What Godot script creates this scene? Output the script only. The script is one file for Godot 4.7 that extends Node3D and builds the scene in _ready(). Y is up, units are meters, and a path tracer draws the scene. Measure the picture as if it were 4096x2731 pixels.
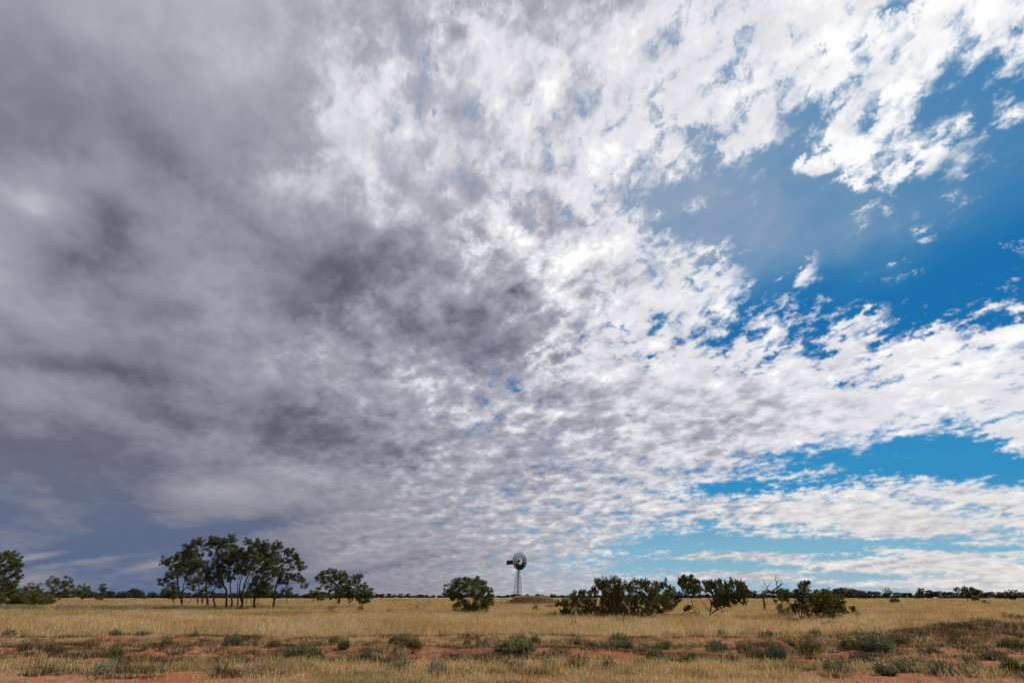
extends Node3D
# An outback plain under a broken cloud deck: dry grass, red soil, scrub, a clump of tall acacias and a wind pump.
# Units are metres. The camera stands at eye height at the roadside and looks along -z, tilted up.

const FOCAL := 2275.0                 # focal length in pixels of the 4096 x 2731 photograph
const TILT := deg_to_rad(24.15)
const EYE := Vector3(0, 1.65, 0)

# what the photograph shows of the cloud deck, by direction: azimuth -62.5 .. 62.5 and elevation 2.5 .. 62.5, every 5 degrees
const CLOUD_COVER := [
	[100, 100, 100, 100, 100, 100, 100, 100, 100, 100, 99, 94, 88, 77, 63, 47, 44, 49, 58, 80, 88, 89, 89, 89, 89, 89],
	[100, 100, 100, 100, 100, 100, 100, 100, 100, 100, 100, 99, 97, 92, 88, 79, 69, 67, 72, 76, 67, 66, 66, 66, 66, 66],
	[100, 100, 100, 100, 100, 100, 100, 100, 100, 100, 100, 100, 100, 99, 96, 96, 96, 90, 76, 61, 57, 76, 76, 76, 76, 76],
	[100, 100, 100, 100, 100, 100, 100, 100, 100, 100, 100, 99, 97, 97, 96, 97, 99, 97, 90, 79, 71, 71, 73, 73, 73, 73],
	[100, 100, 100, 100, 100, 100, 100, 100, 100, 100, 100, 100, 99, 100, 95, 92, 87, 72, 51, 29, 17, 12, 22, 22, 22, 22],
	[100, 100, 100, 100, 100, 100, 100, 100, 100, 100, 100, 100, 100, 100, 96, 91, 83, 53, 25, 12, 11, 19, 15, 15, 15, 15],
	[100, 100, 100, 100, 100, 100, 100, 100, 100, 100, 100, 100, 100, 100, 95, 85, 66, 34, 18, 15, 22, 42, 39, 28, 28, 28],
	[100, 100, 100, 100, 100, 100, 100, 100, 100, 100, 100, 100, 99, 96, 91, 76, 47, 41, 43, 44, 51, 72, 65, 85, 85, 85],
	[100, 100, 100, 100, 100, 100, 100, 100, 100, 99, 99, 97, 95, 95, 93, 89, 80, 79, 81, 86, 83, 90, 90, 94, 95, 95],
	[100, 100, 100, 100, 100, 100, 100, 100, 100, 98, 93, 92, 92, 92, 92, 93, 89, 89, 92, 92, 92, 89, 84, 93, 95, 95],
	[100, 100, 100, 100, 100, 100, 100, 100, 100, 100, 100, 100, 100, 98, 97, 97, 96, 95, 93, 92, 93, 91, 87, 87, 94, 95],
	[100, 100, 100, 100, 100, 100, 100, 100, 100, 100, 100, 100, 100, 100, 100, 100, 98, 96, 94, 92, 93, 92, 90, 85, 89, 94],
	[100, 100, 100, 100, 100, 100, 100, 100, 100, 100, 100, 100, 100, 100, 100, 100, 99, 97, 95, 93, 92, 93, 92, 89, 86, 88],
]
const CLOUD_LEVEL := [
	[103, 103, 103, 103, 103, 100, 93, 89, 97, 111, 126, 127, 147, 160, 175, 183, 191, 198, 204, 208, 211, 212, 212, 212, 212, 212],
	[90, 90, 90, 90, 90, 90, 95, 119, 125, 132, 148, 156, 171, 177, 187, 196, 203, 212, 220, 220, 222, 226, 226, 226, 226, 226],
	[94, 94, 94, 94, 94, 94, 96, 104, 105, 104, 126, 154, 160, 168, 179, 191, 199, 207, 220, 227, 231, 237, 237, 237, 237, 237],
	[114, 114, 114, 114, 112, 113, 109, 117, 120, 131, 149, 165, 168, 168, 182, 197, 206, 213, 224, 233, 240, 245, 245, 245, 245, 245],
	[130, 130, 130, 130, 129, 118, 126, 132, 129, 144, 137, 128, 131, 161, 193, 216, 228, 237, 240, 242, 243, 243, 244, 244, 244, 244],
	[132, 132, 132, 132, 110, 117, 135, 133, 122, 105, 112, 120, 130, 160, 185, 209, 232, 238, 240, 242, 244, 245, 245, 245, 245, 245],
	[110, 110, 110, 109, 112, 118, 139, 143, 130, 119, 125, 141, 160, 182, 200, 216, 225, 234, 239, 242, 245, 246, 247, 248, 248, 248],
	[120, 120, 120, 119, 119, 131, 146, 166, 180, 188, 178, 178, 185, 193, 208, 220, 221, 232, 239, 242, 246, 249, 251, 252, 252, 252],
	[118, 118, 130, 141, 135, 144, 151, 164, 195, 209, 194, 191, 196, 210, 218, 222, 230, 234, 238, 240, 246, 250, 249, 251, 252, 252],
	[124, 124, 145, 157, 162, 158, 156, 159, 178, 198, 201, 199, 198, 203, 209, 214, 222, 232, 239, 239, 244, 247, 245, 250, 252, 252],
	[122, 137, 153, 160, 162, 160, 161, 163, 165, 174, 188, 192, 196, 195, 194, 192, 208, 227, 233, 238, 242, 247, 246, 247, 251, 252],
	[135, 151, 159, 163, 161, 161, 162, 163, 165, 169, 170, 162, 164, 177, 182, 179, 196, 222, 231, 236, 240, 243, 248, 246, 248, 251],
	[152, 159, 163, 161, 160, 161, 163, 164, 167, 170, 168, 161, 164, 177, 182, 179, 188, 212, 228, 233, 238, 240, 244, 248, 246, 247],
]

# wisps, gaps and cells: pixel x, y, half length, half width, slant in degrees, change of cover (percent), change of cloud tone
const CLOUD_BITS := [
	[2900, 800, 350, 110, -8, -35, 0], [3400, 950, 500, 180, 0, -30, 0], [3900, 1050, 320, 220, 0, -25, 0], [3900, 480, 200, 90, 15, -25, 0], [3050, 660, 130, 40, 20, -30, 0],
	[3230, 1090, 90, 42, 40, 80, 0], [3480, 1290, 90, 28, 35, 67, 0], [4050, 1010, 70, 50, 45, 78, 0], [3270, 660, 50, 35, 10, 65, 0], [3425, 735, 42, 25, 40, 52, 0],
	[3700, 700, 190, 55, 38, 46, 0], [3530, 520, 180, 100, 35, 10, 0], [2870, 1080, 100, 80, 38, 58, 0], [3320, 570, 45, 120, -20, 46, 0], [3520, 1370, 50, 30, 40, 46, 0],
	[3380, 1390, 50, 30, 30, 52, 0], [3760, 950, 42, 25, 30, 54, 0], [3720, 1095, 36, 22, 30, 52, 0], [3880, 1090, 25, 18, 30, 44, 0], [3500, 750, 40, 22, 30, 46, 0],
	[3700, 1380, 170, 42, 38, 54, 0], [4000, 1340, 160, 46, 35, 54, 0], [3300, 1430, 80, 50, 45, 46, 0], [3120, 1450, 70, 60, 45, 30, 0], [2900, 1340, 90, 50, 40, -26, 0],
	[3260, 1490, 50, 30, 30, -23, 0], [3600, 1490, 90, 25, 35, -15, 0], [3500, 1630, 700, 100, 18, 40, 0], [2700, 1600, 400, 150, 0, 20, 0], [4020, 1490, 110, 26, 20, -35, 0],
	[3500, 1855, 500, 60, 8, -80, 0], [3850, 1810, 330, 70, 6, -60, 0], [2960, 1950, 260, 32, 8, -60, 0], [4000, 1880, 220, 50, 0, -40, 0], [4060, 1735, 110, 46, 0, 52, 0],
	[3720, 1825, 60, 24, 10, 46, 0], [3340, 1872, 110, 15, 5, 42, 0], [3640, 1730, 60, 16, 10, 36, 0], [3300, 2065, 600, 60, 5, 42, 0], [3900, 1990, 300, 46, -5, 26, 0],
	[3920, 2045, 150, 14, -10, -36, 0], [2950, 2168, 380, 26, 4, -66, 0], [2580, 2185, 150, 20, 8, -40, 0], [3320, 2180, 160, 22, -3, -45, 0], [2920, 2222, 360, 15, 5, 48, 0],
	[3700, 2235, 480, 34, 3, 34, 0], [3250, 2318, 420, 10, 5, 40, 0], [3350, 2290, 380, 11, 3, -50, 0], [3500, 2345, 400, 8, 2, -34, 0], [2700, 2335, 300, 14, 0, -34, 0], [4000, 2105, 160, 12, -6, -40, 0], [3250, 2190, 300, 18, 3, -40, 0], [2500, 2290, 250, 18, 0, -22, 0], [2880, 2268, 320, 16, 3, -40, 0], [2450, 2255, 140, 22, 12, 34, 0],
	[1738, 420, 24, 22, 0, -63, 0], [2625, 410, 80, 40, 62, -51, 0], [1850, 420, 90, 60, 20, -10, -28], [2570, 1440, 42, 26, 0, -51, 0], [2500, 1650, 50, 20, 60, -48, 0],
	[3280, 120, 40, 28, 45, -42, 0], [3530, 55, 110, 28, 35, -45, 0], [3640, 150, 60, 38, 30, -31, 0], [2200, 190, 50, 30, 50, -35, -10], [2275, 245, 36, 25, 60, -35, 0],
	[2560, 40, 70, 22, 75, -23, 0], [1660, 1510, 20, 15, 20, -54, 0], [2040, 1560, 36, 26, 30, -40, 0], [2450, 1290, 60, 26, 35, -35, 0], [2100, 400, 60, 22, 75, -24, -12],
	[3250, 330, 90, 30, 55, -29, 0], [3530, 330, 110, 26, 55, -28, 0], [2950, 420, 90, 35, 60, -23, 0], [1560, 240, 70, 30, 60, -14, -16], [2130, 2030, 60, 12, 8, -28, 0],
	[1370, 1080, 170, 110, -35, 0, -22], [300, 1030, 130, 90, 0, 0, -28], [1950, 1360, 260, 85, -10, 0, -30], [2330, 850, 90, 30, 35, 0, -44], [2420, 1180, 60, 110, 0, 0, -22],
	[200, 1090, 120, 110, 0, 0, -22], [860, 760, 330, 80, -48, 0, -20], [900, 300, 220, 90, 30, 0, 16], [600, 960, 120, 60, 0, 0, 14], [1250, 1230, 130, 90, -20, 0, -20], [60, 1450, 200, 60, -10, 0, -16], [1100, 1620, 260, 50, -8, 0, -20], [560, 1330, 200, 60, -20, 0, 16],
	[3640, 470, 170, 100, 35, -22, 0], [3350, 480, 80, 60, 35, -14, 0],
	[1930, 1080, 260, 130, 10, 0, 30], [1290, 1040, 170, 120, -30, 0, -16], [1500, 1560, 200, 60, 0, 0, 14], [300, 700, 170, 60, 10, 0, 20], [750, 160, 260, 70, 10, 0, 14],
	[1350, 480, 100, 190, -10, 0, 30], [1180, 720, 180, 60, 20, 0, 35], [1150, 1480, 190, 60, 10, 0, 28], [2250, 1450, 160, 40, 20, 0, 34], [1720, 1500, 200, 60, -10, 0, 26],
	[330, 240, 220, 80, -25, 0, -25], [620, 600, 260, 90, -40, 0, -22], [120, 800, 170, 60, -30, 0, 41], [450, 900, 90, 160, 20, 0, -25], [700, 1150, 260, 110, 0, 0, 19],
	[480, 1480, 380, 40, -12, 0, -25], [1350, 1740, 260, 60, -10, 0, -22], [950, 1700, 300, 34, -14, 0, -16], [1220, 1890, 180, 44, -14, 0, 48], [900, 1960, 240, 44, -5, 0, 28],
	[350, 1780, 420, 110, 0, 0, -12], [120, 2230, 170, 11, -3, 0, 48], [330, 2246, 200, 9, -4, 0, 28], [640, 2252, 140, 12, 4, 0, 41], [60, 2330, 300, 20, 0, 0, 19],
	[900, 2120, 520, 44, 2, 0, -32], [1430, 2215, 170, 24, 10, 0, 26], [1550, 2262, 260, 16, 8, 0, -26], [450, 2190, 300, 26, -3, 0, -19], [1950, 2290, 300, 16, 3, 0, 16],
	[1800, 1750, 110, 50, -10, 0, -22], [2120, 1890, 150, 30, -6, 0, -26], [1560, 1810, 90, 46, -10, 0, -22], [2350, 1700, 130, 36, 5, 0, -22], [2850, 1690, 220, 60, 12, 0, -12]]

var level_field: PackedFloat32Array
var cover_field: PackedFloat32Array
var cloud_large: FastNoiseLite
var cloud_lumps: FastNoiseLite
var cloud_fine: FastNoiseLite
var cloud_cells: FastNoiseLite
var deck_reach: PackedFloat32Array     # how far out on the cloud deck each row of the sky looks
const SKY_WIDE := 4096
const SKY_HIGH := 1024                # rows from the horizon up to the zenith


func look(px: float, py: float) -> Vector3:
	var v := Vector3((px - 2048.0) / FOCAL, (1365.5 - py) / FOCAL, -1.0).normalized()
	return v.rotated(Vector3.RIGHT, TILT)


func at(px: float, py: float, away: float) -> Vector3:
	# the point that far in front of the camera, measured along the ground
	var v := look(px, py)
	return EYE + v * (away / -v.z)


func away_at(py: float) -> float:
	# how far the flat ground is where the photograph shows it at that height
	var v := look(2048, py)
	return EYE.y * v.z / v.y


func ground_at(px: float, py: float) -> Vector3:
	return at(px, py, away_at(py))


func sky_noise(the_seed: int, frequency: float, octaves: int, warp := 0.0) -> FastNoiseLite:
	var n := FastNoiseLite.new()
	n.seed = the_seed
	n.noise_type = FastNoiseLite.TYPE_SIMPLEX_SMOOTH
	n.frequency = frequency
	n.fractal_type = FastNoiseLite.FRACTAL_FBM
	n.fractal_octaves = octaves
	n.fractal_gain = 0.54
	n.fractal_lacunarity = 2.1
	if warp > 0.0:
		n.domain_warp_enabled = true
		n.domain_warp_amplitude = warp
		n.domain_warp_frequency = frequency * 1.3
		n.domain_warp_fractal_type = FastNoiseLite.DOMAIN_WARP_FRACTAL_INDEPENDENT
		n.domain_warp_fractal_octaves = 2
	return n


func cloud_table(table: Array, zenith: float) -> Image:
	# one value for each 5 degrees over the upper half of the sky; past the directions in the table it goes over into the average of the deck
	var im := Image.create(72, 18, false, Image.FORMAT_RF)
	for j in 18:
		for i in 72:
			var column := clampi(i - 23, 0, 25)
			var v: float = table[mini(j, 12)][column]
			# on the left the storm deck goes on round the back of the camera; on the right the broken cloud goes over into it
			if i > 57:
				v = lerpf(v, table[mini(j, 12)][0], smoothstep(57.0, 64.0, i))
			v = lerpf(v, zenith, smoothstep(11.0, 17.0, j))
			im.set_pixel(i, 17 - j, Color(v, 0, 0))
	im.resize(2048, 512, Image.INTERPOLATE_CUBIC)
	return im


func make_sky() -> Sky:
	cloud_large = sky_noise(11, 1.0, 5, 0.3)
	cloud_lumps = sky_noise(5, 5.2, 6, 0.06)
	cloud_fine = sky_noise(29, 15.0, 5, 0.04)
	cloud_fine.fractal_gain = 0.66
	cloud_cells = sky_noise(41, 8.0, 5, 0.035)
	# heaped clouds look less flattened towards the horizon than a sheet would
	deck_reach.resize(SKY_HIGH)
	var reach_log := 0.0
	for y in range(SKY_HIGH - 1, -1, -1):
		var el := (1.0 - (y + 0.5) / SKY_HIGH) * PI / 2
		reach_log -= (PI / 2 / SKY_HIGH) / (sin(el) * cos(el) + 0.17 * smoothstep(1.1, 0.8, el) + 0.002)
		deck_reach[y] = reach_log
	for y in SKY_HIGH:
		deck_reach[y] = exp(deck_reach[y])
	var scale := deck_reach[SKY_HIGH / 2]
	for y in SKY_HIGH:
		deck_reach[y] /= scale
	var cover := cloud_table(CLOUD_COVER, 92.0)
	var level := cloud_table(CLOUD_LEVEL, 190.0)
	for bit in CLOUD_BITS:
		var centre := look(bit[0], bit[1])
		var slant := deg_to_rad(bit[4])
		var along := look(bit[0] + bit[2] * cos(slant), bit[1] - bit[2] * sin(slant)) - centre
		var across := look(bit[0] + bit[3] * sin(slant), bit[1] + bit[3] * cos(slant)) - centre
		var la := along.length_squared()
		var lc := across.length_squared()
		var el := asin(centre.y)
		var az := atan2(centre.x, -centre.z)
		var reach := 2.3 * maxf(along.length(), across.length())
		var wide := reach / cos(el)
		var x0 := int((az - wide) / TAU * 2048.0 + 1024.0)
		var x1 := int((az + wide) / TAU * 2048.0 + 1025.0)
		var y0 := maxi(0, int((1.0 - (el + reach) / (PI / 2)) * 512.0))
		var y1 := mini(512, int((1.0 - (el - reach) / (PI / 2)) * 512.0) + 1)
		for y in range(y0, y1):
			var e := (1.0 - (y + 0.5) / 512.0) * PI / 2
			for x in range(x0, x1):
				var a := ((x + 0.5) / 2048.0 - 0.5) * TAU
				var d := Vector3(sin(a) * cos(e), sin(e), -cos(a) * cos(e)) - centre
				var u := d.dot(along) / la
				var v := d.dot(across) / lc
				var q := u * u + v * v
				if q < 5.0:
					var g := exp(-q)
					if bit[5] != 0:
						cover.set_pixel(x, y, Color(cover.get_pixel(x, y).r + g * bit[5], 0, 0))
					if bit[6] != 0:
						level.set_pixel(x, y, Color(level.get_pixel(x, y).r + g * bit[6], 0, 0))
	cover.resize(SKY_WIDE, SKY_HIGH, Image.INTERPOLATE_BILINEAR)
	level.resize(SKY_WIDE, SKY_HIGH, Image.INTERPOLATE_BILINEAR)
	cover_field = cover.get_data().to_float32_array()
	level_field = level.get_data().to_float32_array()
	var rows := []
	rows.resize(SKY_HIGH)
	var job := WorkerThreadPool.add_group_task(func(y): rows[y] = sky_row(y), SKY_HIGH)
	WorkerThreadPool.wait_for_group_task_completion(job)
	var all := PackedFloat32Array()
	for y in SKY_HIGH:
		var src: PackedFloat32Array = rows[y]
		if src.is_empty():
			src = rows[y - y % 4]
		all.append_array(src.slice(SKY_WIDE * 3 / 2))     # a panorama starts straight ahead
		all.append_array(src.slice(0, SKY_WIDE * 3 / 2))
	var low := PackedFloat32Array()
	low.resize(SKY_WIDE * SKY_HIGH * 3)
	low.fill(0.14)
	all.append_array(low)
	cover_field = PackedFloat32Array()
	level_field = PackedFloat32Array()
	var im := Image.create_from_data(SKY_WIDE, SKY_HIGH * 2, false, Image.FORMAT_RGBF, all.to_byte_array())
	var m := PanoramaSkyMaterial.new()
	m.panorama = ImageTexture.create_from_image(im)
	m.filter = true
	var s := Sky.new()
	s.sky_material = m
	return s


func sky_row(y: int) -> PackedFloat32Array:
	# fine where the photograph looks and a step around it, four times coarser elsewhere
	var el := (1.0 - (y + 0.5) / SKY_HIGH) * PI / 2
	var row := PackedFloat32Array()
	var high := el > deg_to_rad(64.0)
	if high and y % 4:
		return row
	row.resize(SKY_WIDE * 3)
	var x := 0
	while x < SKY_WIDE:
		var az := ((x + 0.5) / SKY_WIDE - 0.5) * TAU
		var step := 1
		if high or absf(az) > deg_to_rad(66.0):
			step = 4
		var c := sky_colour(az, el, y * SKY_WIDE + x)
		for k in step:
			if x < SKY_WIDE:
				row[x * 3] = c.x
				row[x * 3 + 1] = c.y
				row[x * 3 + 2] = c.z
				x += 1
	return row


func linear3(r: float, g: float, b: float) -> Vector3:
	return Vector3(pow(maxf(r, 0.0) / 255.0, 2.2), pow(maxf(g, 0.0) / 255.0, 2.2), pow(maxf(b, 0.0) / 255.0, 2.2))


func sky_colour(az: float, el: float, i: int) -> Vector3:
	var flat := cos(el)
	var k := deck_reach[i / SKY_WIDE]
	var px := sin(az) * k
	var pz := -cos(az) * k
	# the cloud streets run towards azimuth -21 degrees
	var a := (px * -0.355 + pz * -0.935) / 1.4
	var b := px * 0.935 + pz * -0.355
	var fade := clampf(1.2 - k / 9.0, 0.3, 1.0)
	var crisp := smoothstep(lerpf(-0.7, -0.5, smoothstep(0.3, 0.1, el)), lerpf(-0.14, -0.02, smoothstep(0.3, 0.1, el)), az) * (1.0 - 0.4 * smoothstep(1.3, 2.2, absf(az)))     # the storm side is smooth, the far side broken up
	var large := cloud_large.get_noise_2d(a, b)
	var lumps := cloud_lumps.get_noise_2d(a, b) * fade
	var fine := cloud_fine.get_noise_2d(a, b) * fade
	# the outlines of gaps and wisps are as ragged as the cloud itself
	var steep := clampf(el / 0.6, 0.12, 1.0)
	var loose := 0.3 + 0.7 * crisp
	var jx := int(loose * (lumps * 26.0 + fine * 22.0) / maxf(flat, 0.3))
	var jy := int(loose * (fine * 20.0 - cloud_lumps.get_noise_2d(a + 9.1, b - 4.7) * 30.0) * steep)
	var j := clampi(i / SKY_WIDE + jy, 0, SKY_HIGH - 1) * SKY_WIDE + posmod(i % SKY_WIDE + jx, SKY_WIDE)
	var cover := cover_field[j] * 0.01
	var dens := (cover - 0.5) * 1.4 + lumps * (0.4 + 0.45 * crisp) + large * 0.16 + fine * 1.0 * (0.2 + 0.8 * crisp)
	# towards the horizon on the clear side the deck thins out into level streaks
	var streak := cloud_large.get_noise_2d(az * 1.9 + 3.0, el * 34.0)
	dens += crisp * smoothstep(0.13, 0.05, el) * smoothstep(0.02, 0.3, az) * (streak * 1.5 - 0.12)
	var alpha := smoothstep(-0.3, 0.58, dens)
	# torn wisps adrift in the clear gap
	alpha = maxf(alpha, 0.75 * smoothstep(0.3, 0.75, fine * 0.9 + lumps * 0.8 + large * 0.3) * smoothstep(0.0, 0.35, cover + 0.15) * crisp)
	alpha = maxf(alpha, smoothstep(0.97, 1.0, cover))
	# tone of the cloud: thick cells are grey from below, thin edges are bright
	var cells := cloud_cells.get_noise_2d(a * 1.2 + 7.0, b + 3.0) * fade
	var tone := level_field[j]
	var masses := cloud_large.get_noise_2d(a * 2.3 + 5.0, b * 2.3 - 8.0)
	var dark := smoothstep(1.6, 0.0, absf(tone - 170.0) / 60.0)
	var contrast := lerpf(8.0, 30.0 + 52.0 * dark, crisp) * (0.75 + 0.9 * absf(large))
	tone += contrast * (cells * 0.9 + lumps * 1.0 + fine * 0.7) + (large * lerpf(34.0, 16.0, crisp) + masses * lerpf(34.0, 14.0, crisp)) * lerpf(1.0, 0.35, smoothstep(0.26, 0.14, el) * smoothstep(0.0, -0.3, az))
	tone += 24.0 * smoothstep(185.0, 95.0, tone)
	tone -= 13.0 * smoothstep(215.0, 248.0, tone) * crisp
	tone += 16.0 * (1.0 - smoothstep(0.0, 0.8, dens)) * crisp
	tone = minf(tone, 254.0)
	tone = maxf(tone, (108.0 + maxf(large * 9.0 + lumps * 6.0, -3.0)) * smoothstep(0.46, 0.2, el))     # the storm's base is lit from below by the plain
	var t := clampf((255.0 - tone) / 170.0, 0.0, 1.0)
	var low := smoothstep(0.24, 0.02, el)
	var west := smoothstep(-0.05, -0.4, az)
	var warm := low * (1.0 - t) * 0.05
	var rain := low * west * smoothstep(140.0, 104.0, tone)
	var cloud := linear3(tone * (1.0 - 0.012 * t + warm * 0.4 - 0.18 * rain), tone * (1.0 - 0.016 * t - 0.025 * rain), tone * (1.0 + 0.135 * t - warm + 0.14 * rain))
	# clear air: deep blue, paler to the horizon and through the thin high veil
	var e := rad_to_deg(el)
	var blue := Vector3(33, 112, 172)
	blue = blue.lerp(Vector3(74, 134, 186), smoothstep(34.0, 48.0, e))
	blue = blue.lerp(Vector3(56, 141, 193), smoothstep(20.0, 10.0, e))
	blue = blue.lerp(Vector3(126, 176, 202), smoothstep(9.0, 3.5, e))
	blue = blue.lerp(Vector3(160, 184, 198), smoothstep(3.5, 0.2, e))
	var va := rad_to_deg(az)
	var veil := smoothstep(23.0, 31.0, e + large * 4.0) * (0.95 - 0.6 * smoothstep(14.0, 56.0, va)) * smoothstep(80.0, 60.0, absf(va))
	blue = blue.lerp(Vector3(154, 166, 188), clampf(veil * (0.95 + 0.25 * lumps), 0.0, 0.9))
	return linear3(blue.x, blue.y, blue.z).lerp(cloud, alpha)


# ---------------------------------------------------------------- shapes

class Shape:
	# collects triangles with normals and colours, and becomes one mesh
	var v := PackedVector3Array()
	var n := PackedVector3Array()
	var c := PackedColorArray()
	var f := PackedInt32Array()

	func tube(points: Array, radii: Array, sides: int, colour: Color) -> void:
		var first := v.size()
		var count := points.size()
		var side := Vector3.ZERO
		for i in count:
			var d: Vector3 = (points[mini(i + 1, count - 1)] - points[maxi(i - 1, 0)]).normalized()
			if i == 0:
				side = d.cross(Vector3(0.3, 0.1, 0.95)).normalized()
			side = (side - d * side.dot(d)).normalized()
			var other := d.cross(side)
			for k in sides:
				var a := TAU * k / sides
				var out := side * cos(a) + other * sin(a)
				v.append(points[i] + out * radii[i])
				n.append(out)
				c.append(colour)
		for i in count - 1:
			for k in sides:
				var p := first + i * sides + k
				var q := first + i * sides + (k + 1) % sides
				f.append_array([p, p + sides, q, q, p + sides, q + sides])

	func leaf(at: Vector3, along: Vector3, across: Vector3, colour: Color) -> void:
		# a narrow leaf, folded a little along its midrib
		var first := v.size()
		var up := along.cross(across).normalized()
		v.append(at)
		v.append(at + along * 0.45 + across)
		v.append(at + along)
		v.append(at + along * 0.45 - across)
		for k in 4:
			n.append(up)
			c.append(colour)
		f.append_array([first, first + 1, first + 2, first, first + 2, first + 3])

	func blade(at: Vector3, tip: Vector3, bend: Vector3, half: Vector3, colour: Color, head: Color) -> void:
		var first := v.size()
		var mid := (at + tip) * 0.5 - bend
		# a stand of fine blades takes light like a soft mass: the normals lean to the sky
		var up := ((tip - at).cross(half).normalized() * 0.35 + Vector3.UP).normalized()
		v.append_array([at - half, at + half, mid - half * 0.8, mid + half * 0.8, tip])
		for k in 5:
			n.append(up)
			c.append(colour if k < 4 else head)
		f.append_array([first, first + 2, first + 1, first + 1, first + 2, first + 3, first + 2, first + 4, first + 3])

	func box(centre: Vector3, x: Vector3, y: Vector3, z: Vector3, colour: Color) -> void:
		# half axes x, y, z
		for s in [[x, y, z], [-x, z, y], [y, z, x], [-y, x, z], [z, x, y], [-z, y, x]]:
			var first := v.size()
			var out: Vector3 = s[0].normalized()
			v.append_array([centre + s[0] - s[1] - s[2], centre + s[0] + s[1] - s[2], centre + s[0] + s[1] + s[2], centre + s[0] - s[1] + s[2]])
			for k in 4:
				n.append(out)
				c.append(colour)
			f.append_array([first, first + 2, first + 1, first, first + 3, first + 2])

	func bar(a: Vector3, b: Vector3, half: float, colour: Color) -> void:
		var d := (b - a) * 0.5
		var s := d.cross(Vector3.UP if absf(d.normalized().y) < 0.9 else Vector3.RIGHT).normalized() * half
		box((a + b) * 0.5, d, s, d.cross(s).normalized() * half, colour)

	func mesh(material: Material) -> ArrayMesh:
		var arrays := []
		arrays.resize(Mesh.ARRAY_MAX)
		arrays[Mesh.ARRAY_VERTEX] = v
		arrays[Mesh.ARRAY_NORMAL] = n
		arrays[Mesh.ARRAY_COLOR] = c
		arrays[Mesh.ARRAY_INDEX] = f
		var m := ArrayMesh.new()
		m.add_surface_from_arrays(Mesh.PRIMITIVE_TRIANGLES, arrays)
		m.surface_set_material(0, material)
		return m


var rng := RandomNumberGenerator.new()
var leaf_mat: StandardMaterial3D
var bark_mat: StandardMaterial3D
var grass_mat: StandardMaterial3D
var iron_mat: StandardMaterial3D
var stone_mat: StandardMaterial3D
var soil_mat: StandardMaterial3D
var numbers := {}


func painted(rough: float, called: String) -> StandardMaterial3D:
	var m := StandardMaterial3D.new()
	m.resource_name = called
	m.vertex_color_use_as_albedo = true
	m.roughness = rough
	m.metallic_specular = 0.3
	m.cull_mode = BaseMaterial3D.CULL_DISABLED
	return m


func numbered(called: String) -> String:
	numbers[called] = numbers.get(called, -1) + 1
	return called if numbers[called] == 0 else "%s_%03d" % [called, numbers[called]]


func thing(called: String, label: String, category: String, where: Vector3, group := "") -> Node3D:
	var o := Node3D.new()
	o.name = numbered(called)
	o.position = where
	o.set_meta("label", label)
	o.set_meta("category", category)
	if group:
		o.set_meta("group", group)
	add_child(o)
	return o


func part(called: String, mesh: Mesh, parent: Node3D, where := Vector3.ZERO) -> MeshInstance3D:
	var o := MeshInstance3D.new()
	o.name = called
	o.mesh = mesh
	o.position = where
	parent.add_child(o, true)
	return o


func shade(base: Color, spread: float) -> Color:
	# the tone of one leaf or blade among others
	var k := 1.0 + rng.randf_range(-spread, spread)
	var h := rng.randf_range(-spread, spread) * 0.25
	return Color(base.r * k * (1.0 + h), base.g * k, base.b * k * (1.0 - h))


func ball() -> Vector3:
	while true:
		var p := Vector3(rng.randf_range(-1, 1), rng.randf_range(-1, 1), rng.randf_range(-1, 1))
		if p.length_squared() < 1.0:
			return p
	return Vector3.ZERO


# ---------------------------------------------------------------- trees and tall shrubs
# A plant is drawn from what the photograph shows of it: limbs and leaf clumps as pixels of one enlarged crop
# (frame = left, top, pixels per crop pixel). Its distance is where its base meets the ground.

const ACACIA := {"long": 0.18, "wide": 0.021, "full": 2.0, "leaf": Color(0.085, 0.089, 0.034), "bark": Color(0.045, 0.034, 0.026), "droop": 0.7}
const NEEDLE := {"long": 0.13, "wide": 0.013, "full": 1.9, "leaf": Color(0.125, 0.117, 0.046), "bark": Color(0.05, 0.036, 0.028), "droop": -0.5, "spikes": 2}
const BROAD := {"long": 0.13, "wide": 0.03, "full": 2.2, "leaf": Color(0.082, 0.096, 0.026), "bark": Color(0.05, 0.037, 0.028), "droop": -0.2}
const OLIVE := {"long": 0.14, "wide": 0.026, "full": 2.4, "leaf": Color(0.135, 0.13, 0.036), "bark": Color(0.055, 0.04, 0.028), "droop": -0.3}
const PALE := {"long": 0.1, "wide": 0.022, "full": 1.1, "leaf": Color(0.125, 0.135, 0.065), "bark": Color(0.09, 0.07, 0.055), "droop": -0.3}


func nearest(nodes: Array, p: Vector3) -> int:
	var best := 0
	var least := 1e9
	for i in nodes.size():
		var q: Vector3 = nodes[i][0]
		var d := q.distance_to(p) + maxf(0.0, q.y - p.y) * 1.5
		if d < least:
			least = d
			best = i
	return best


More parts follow.
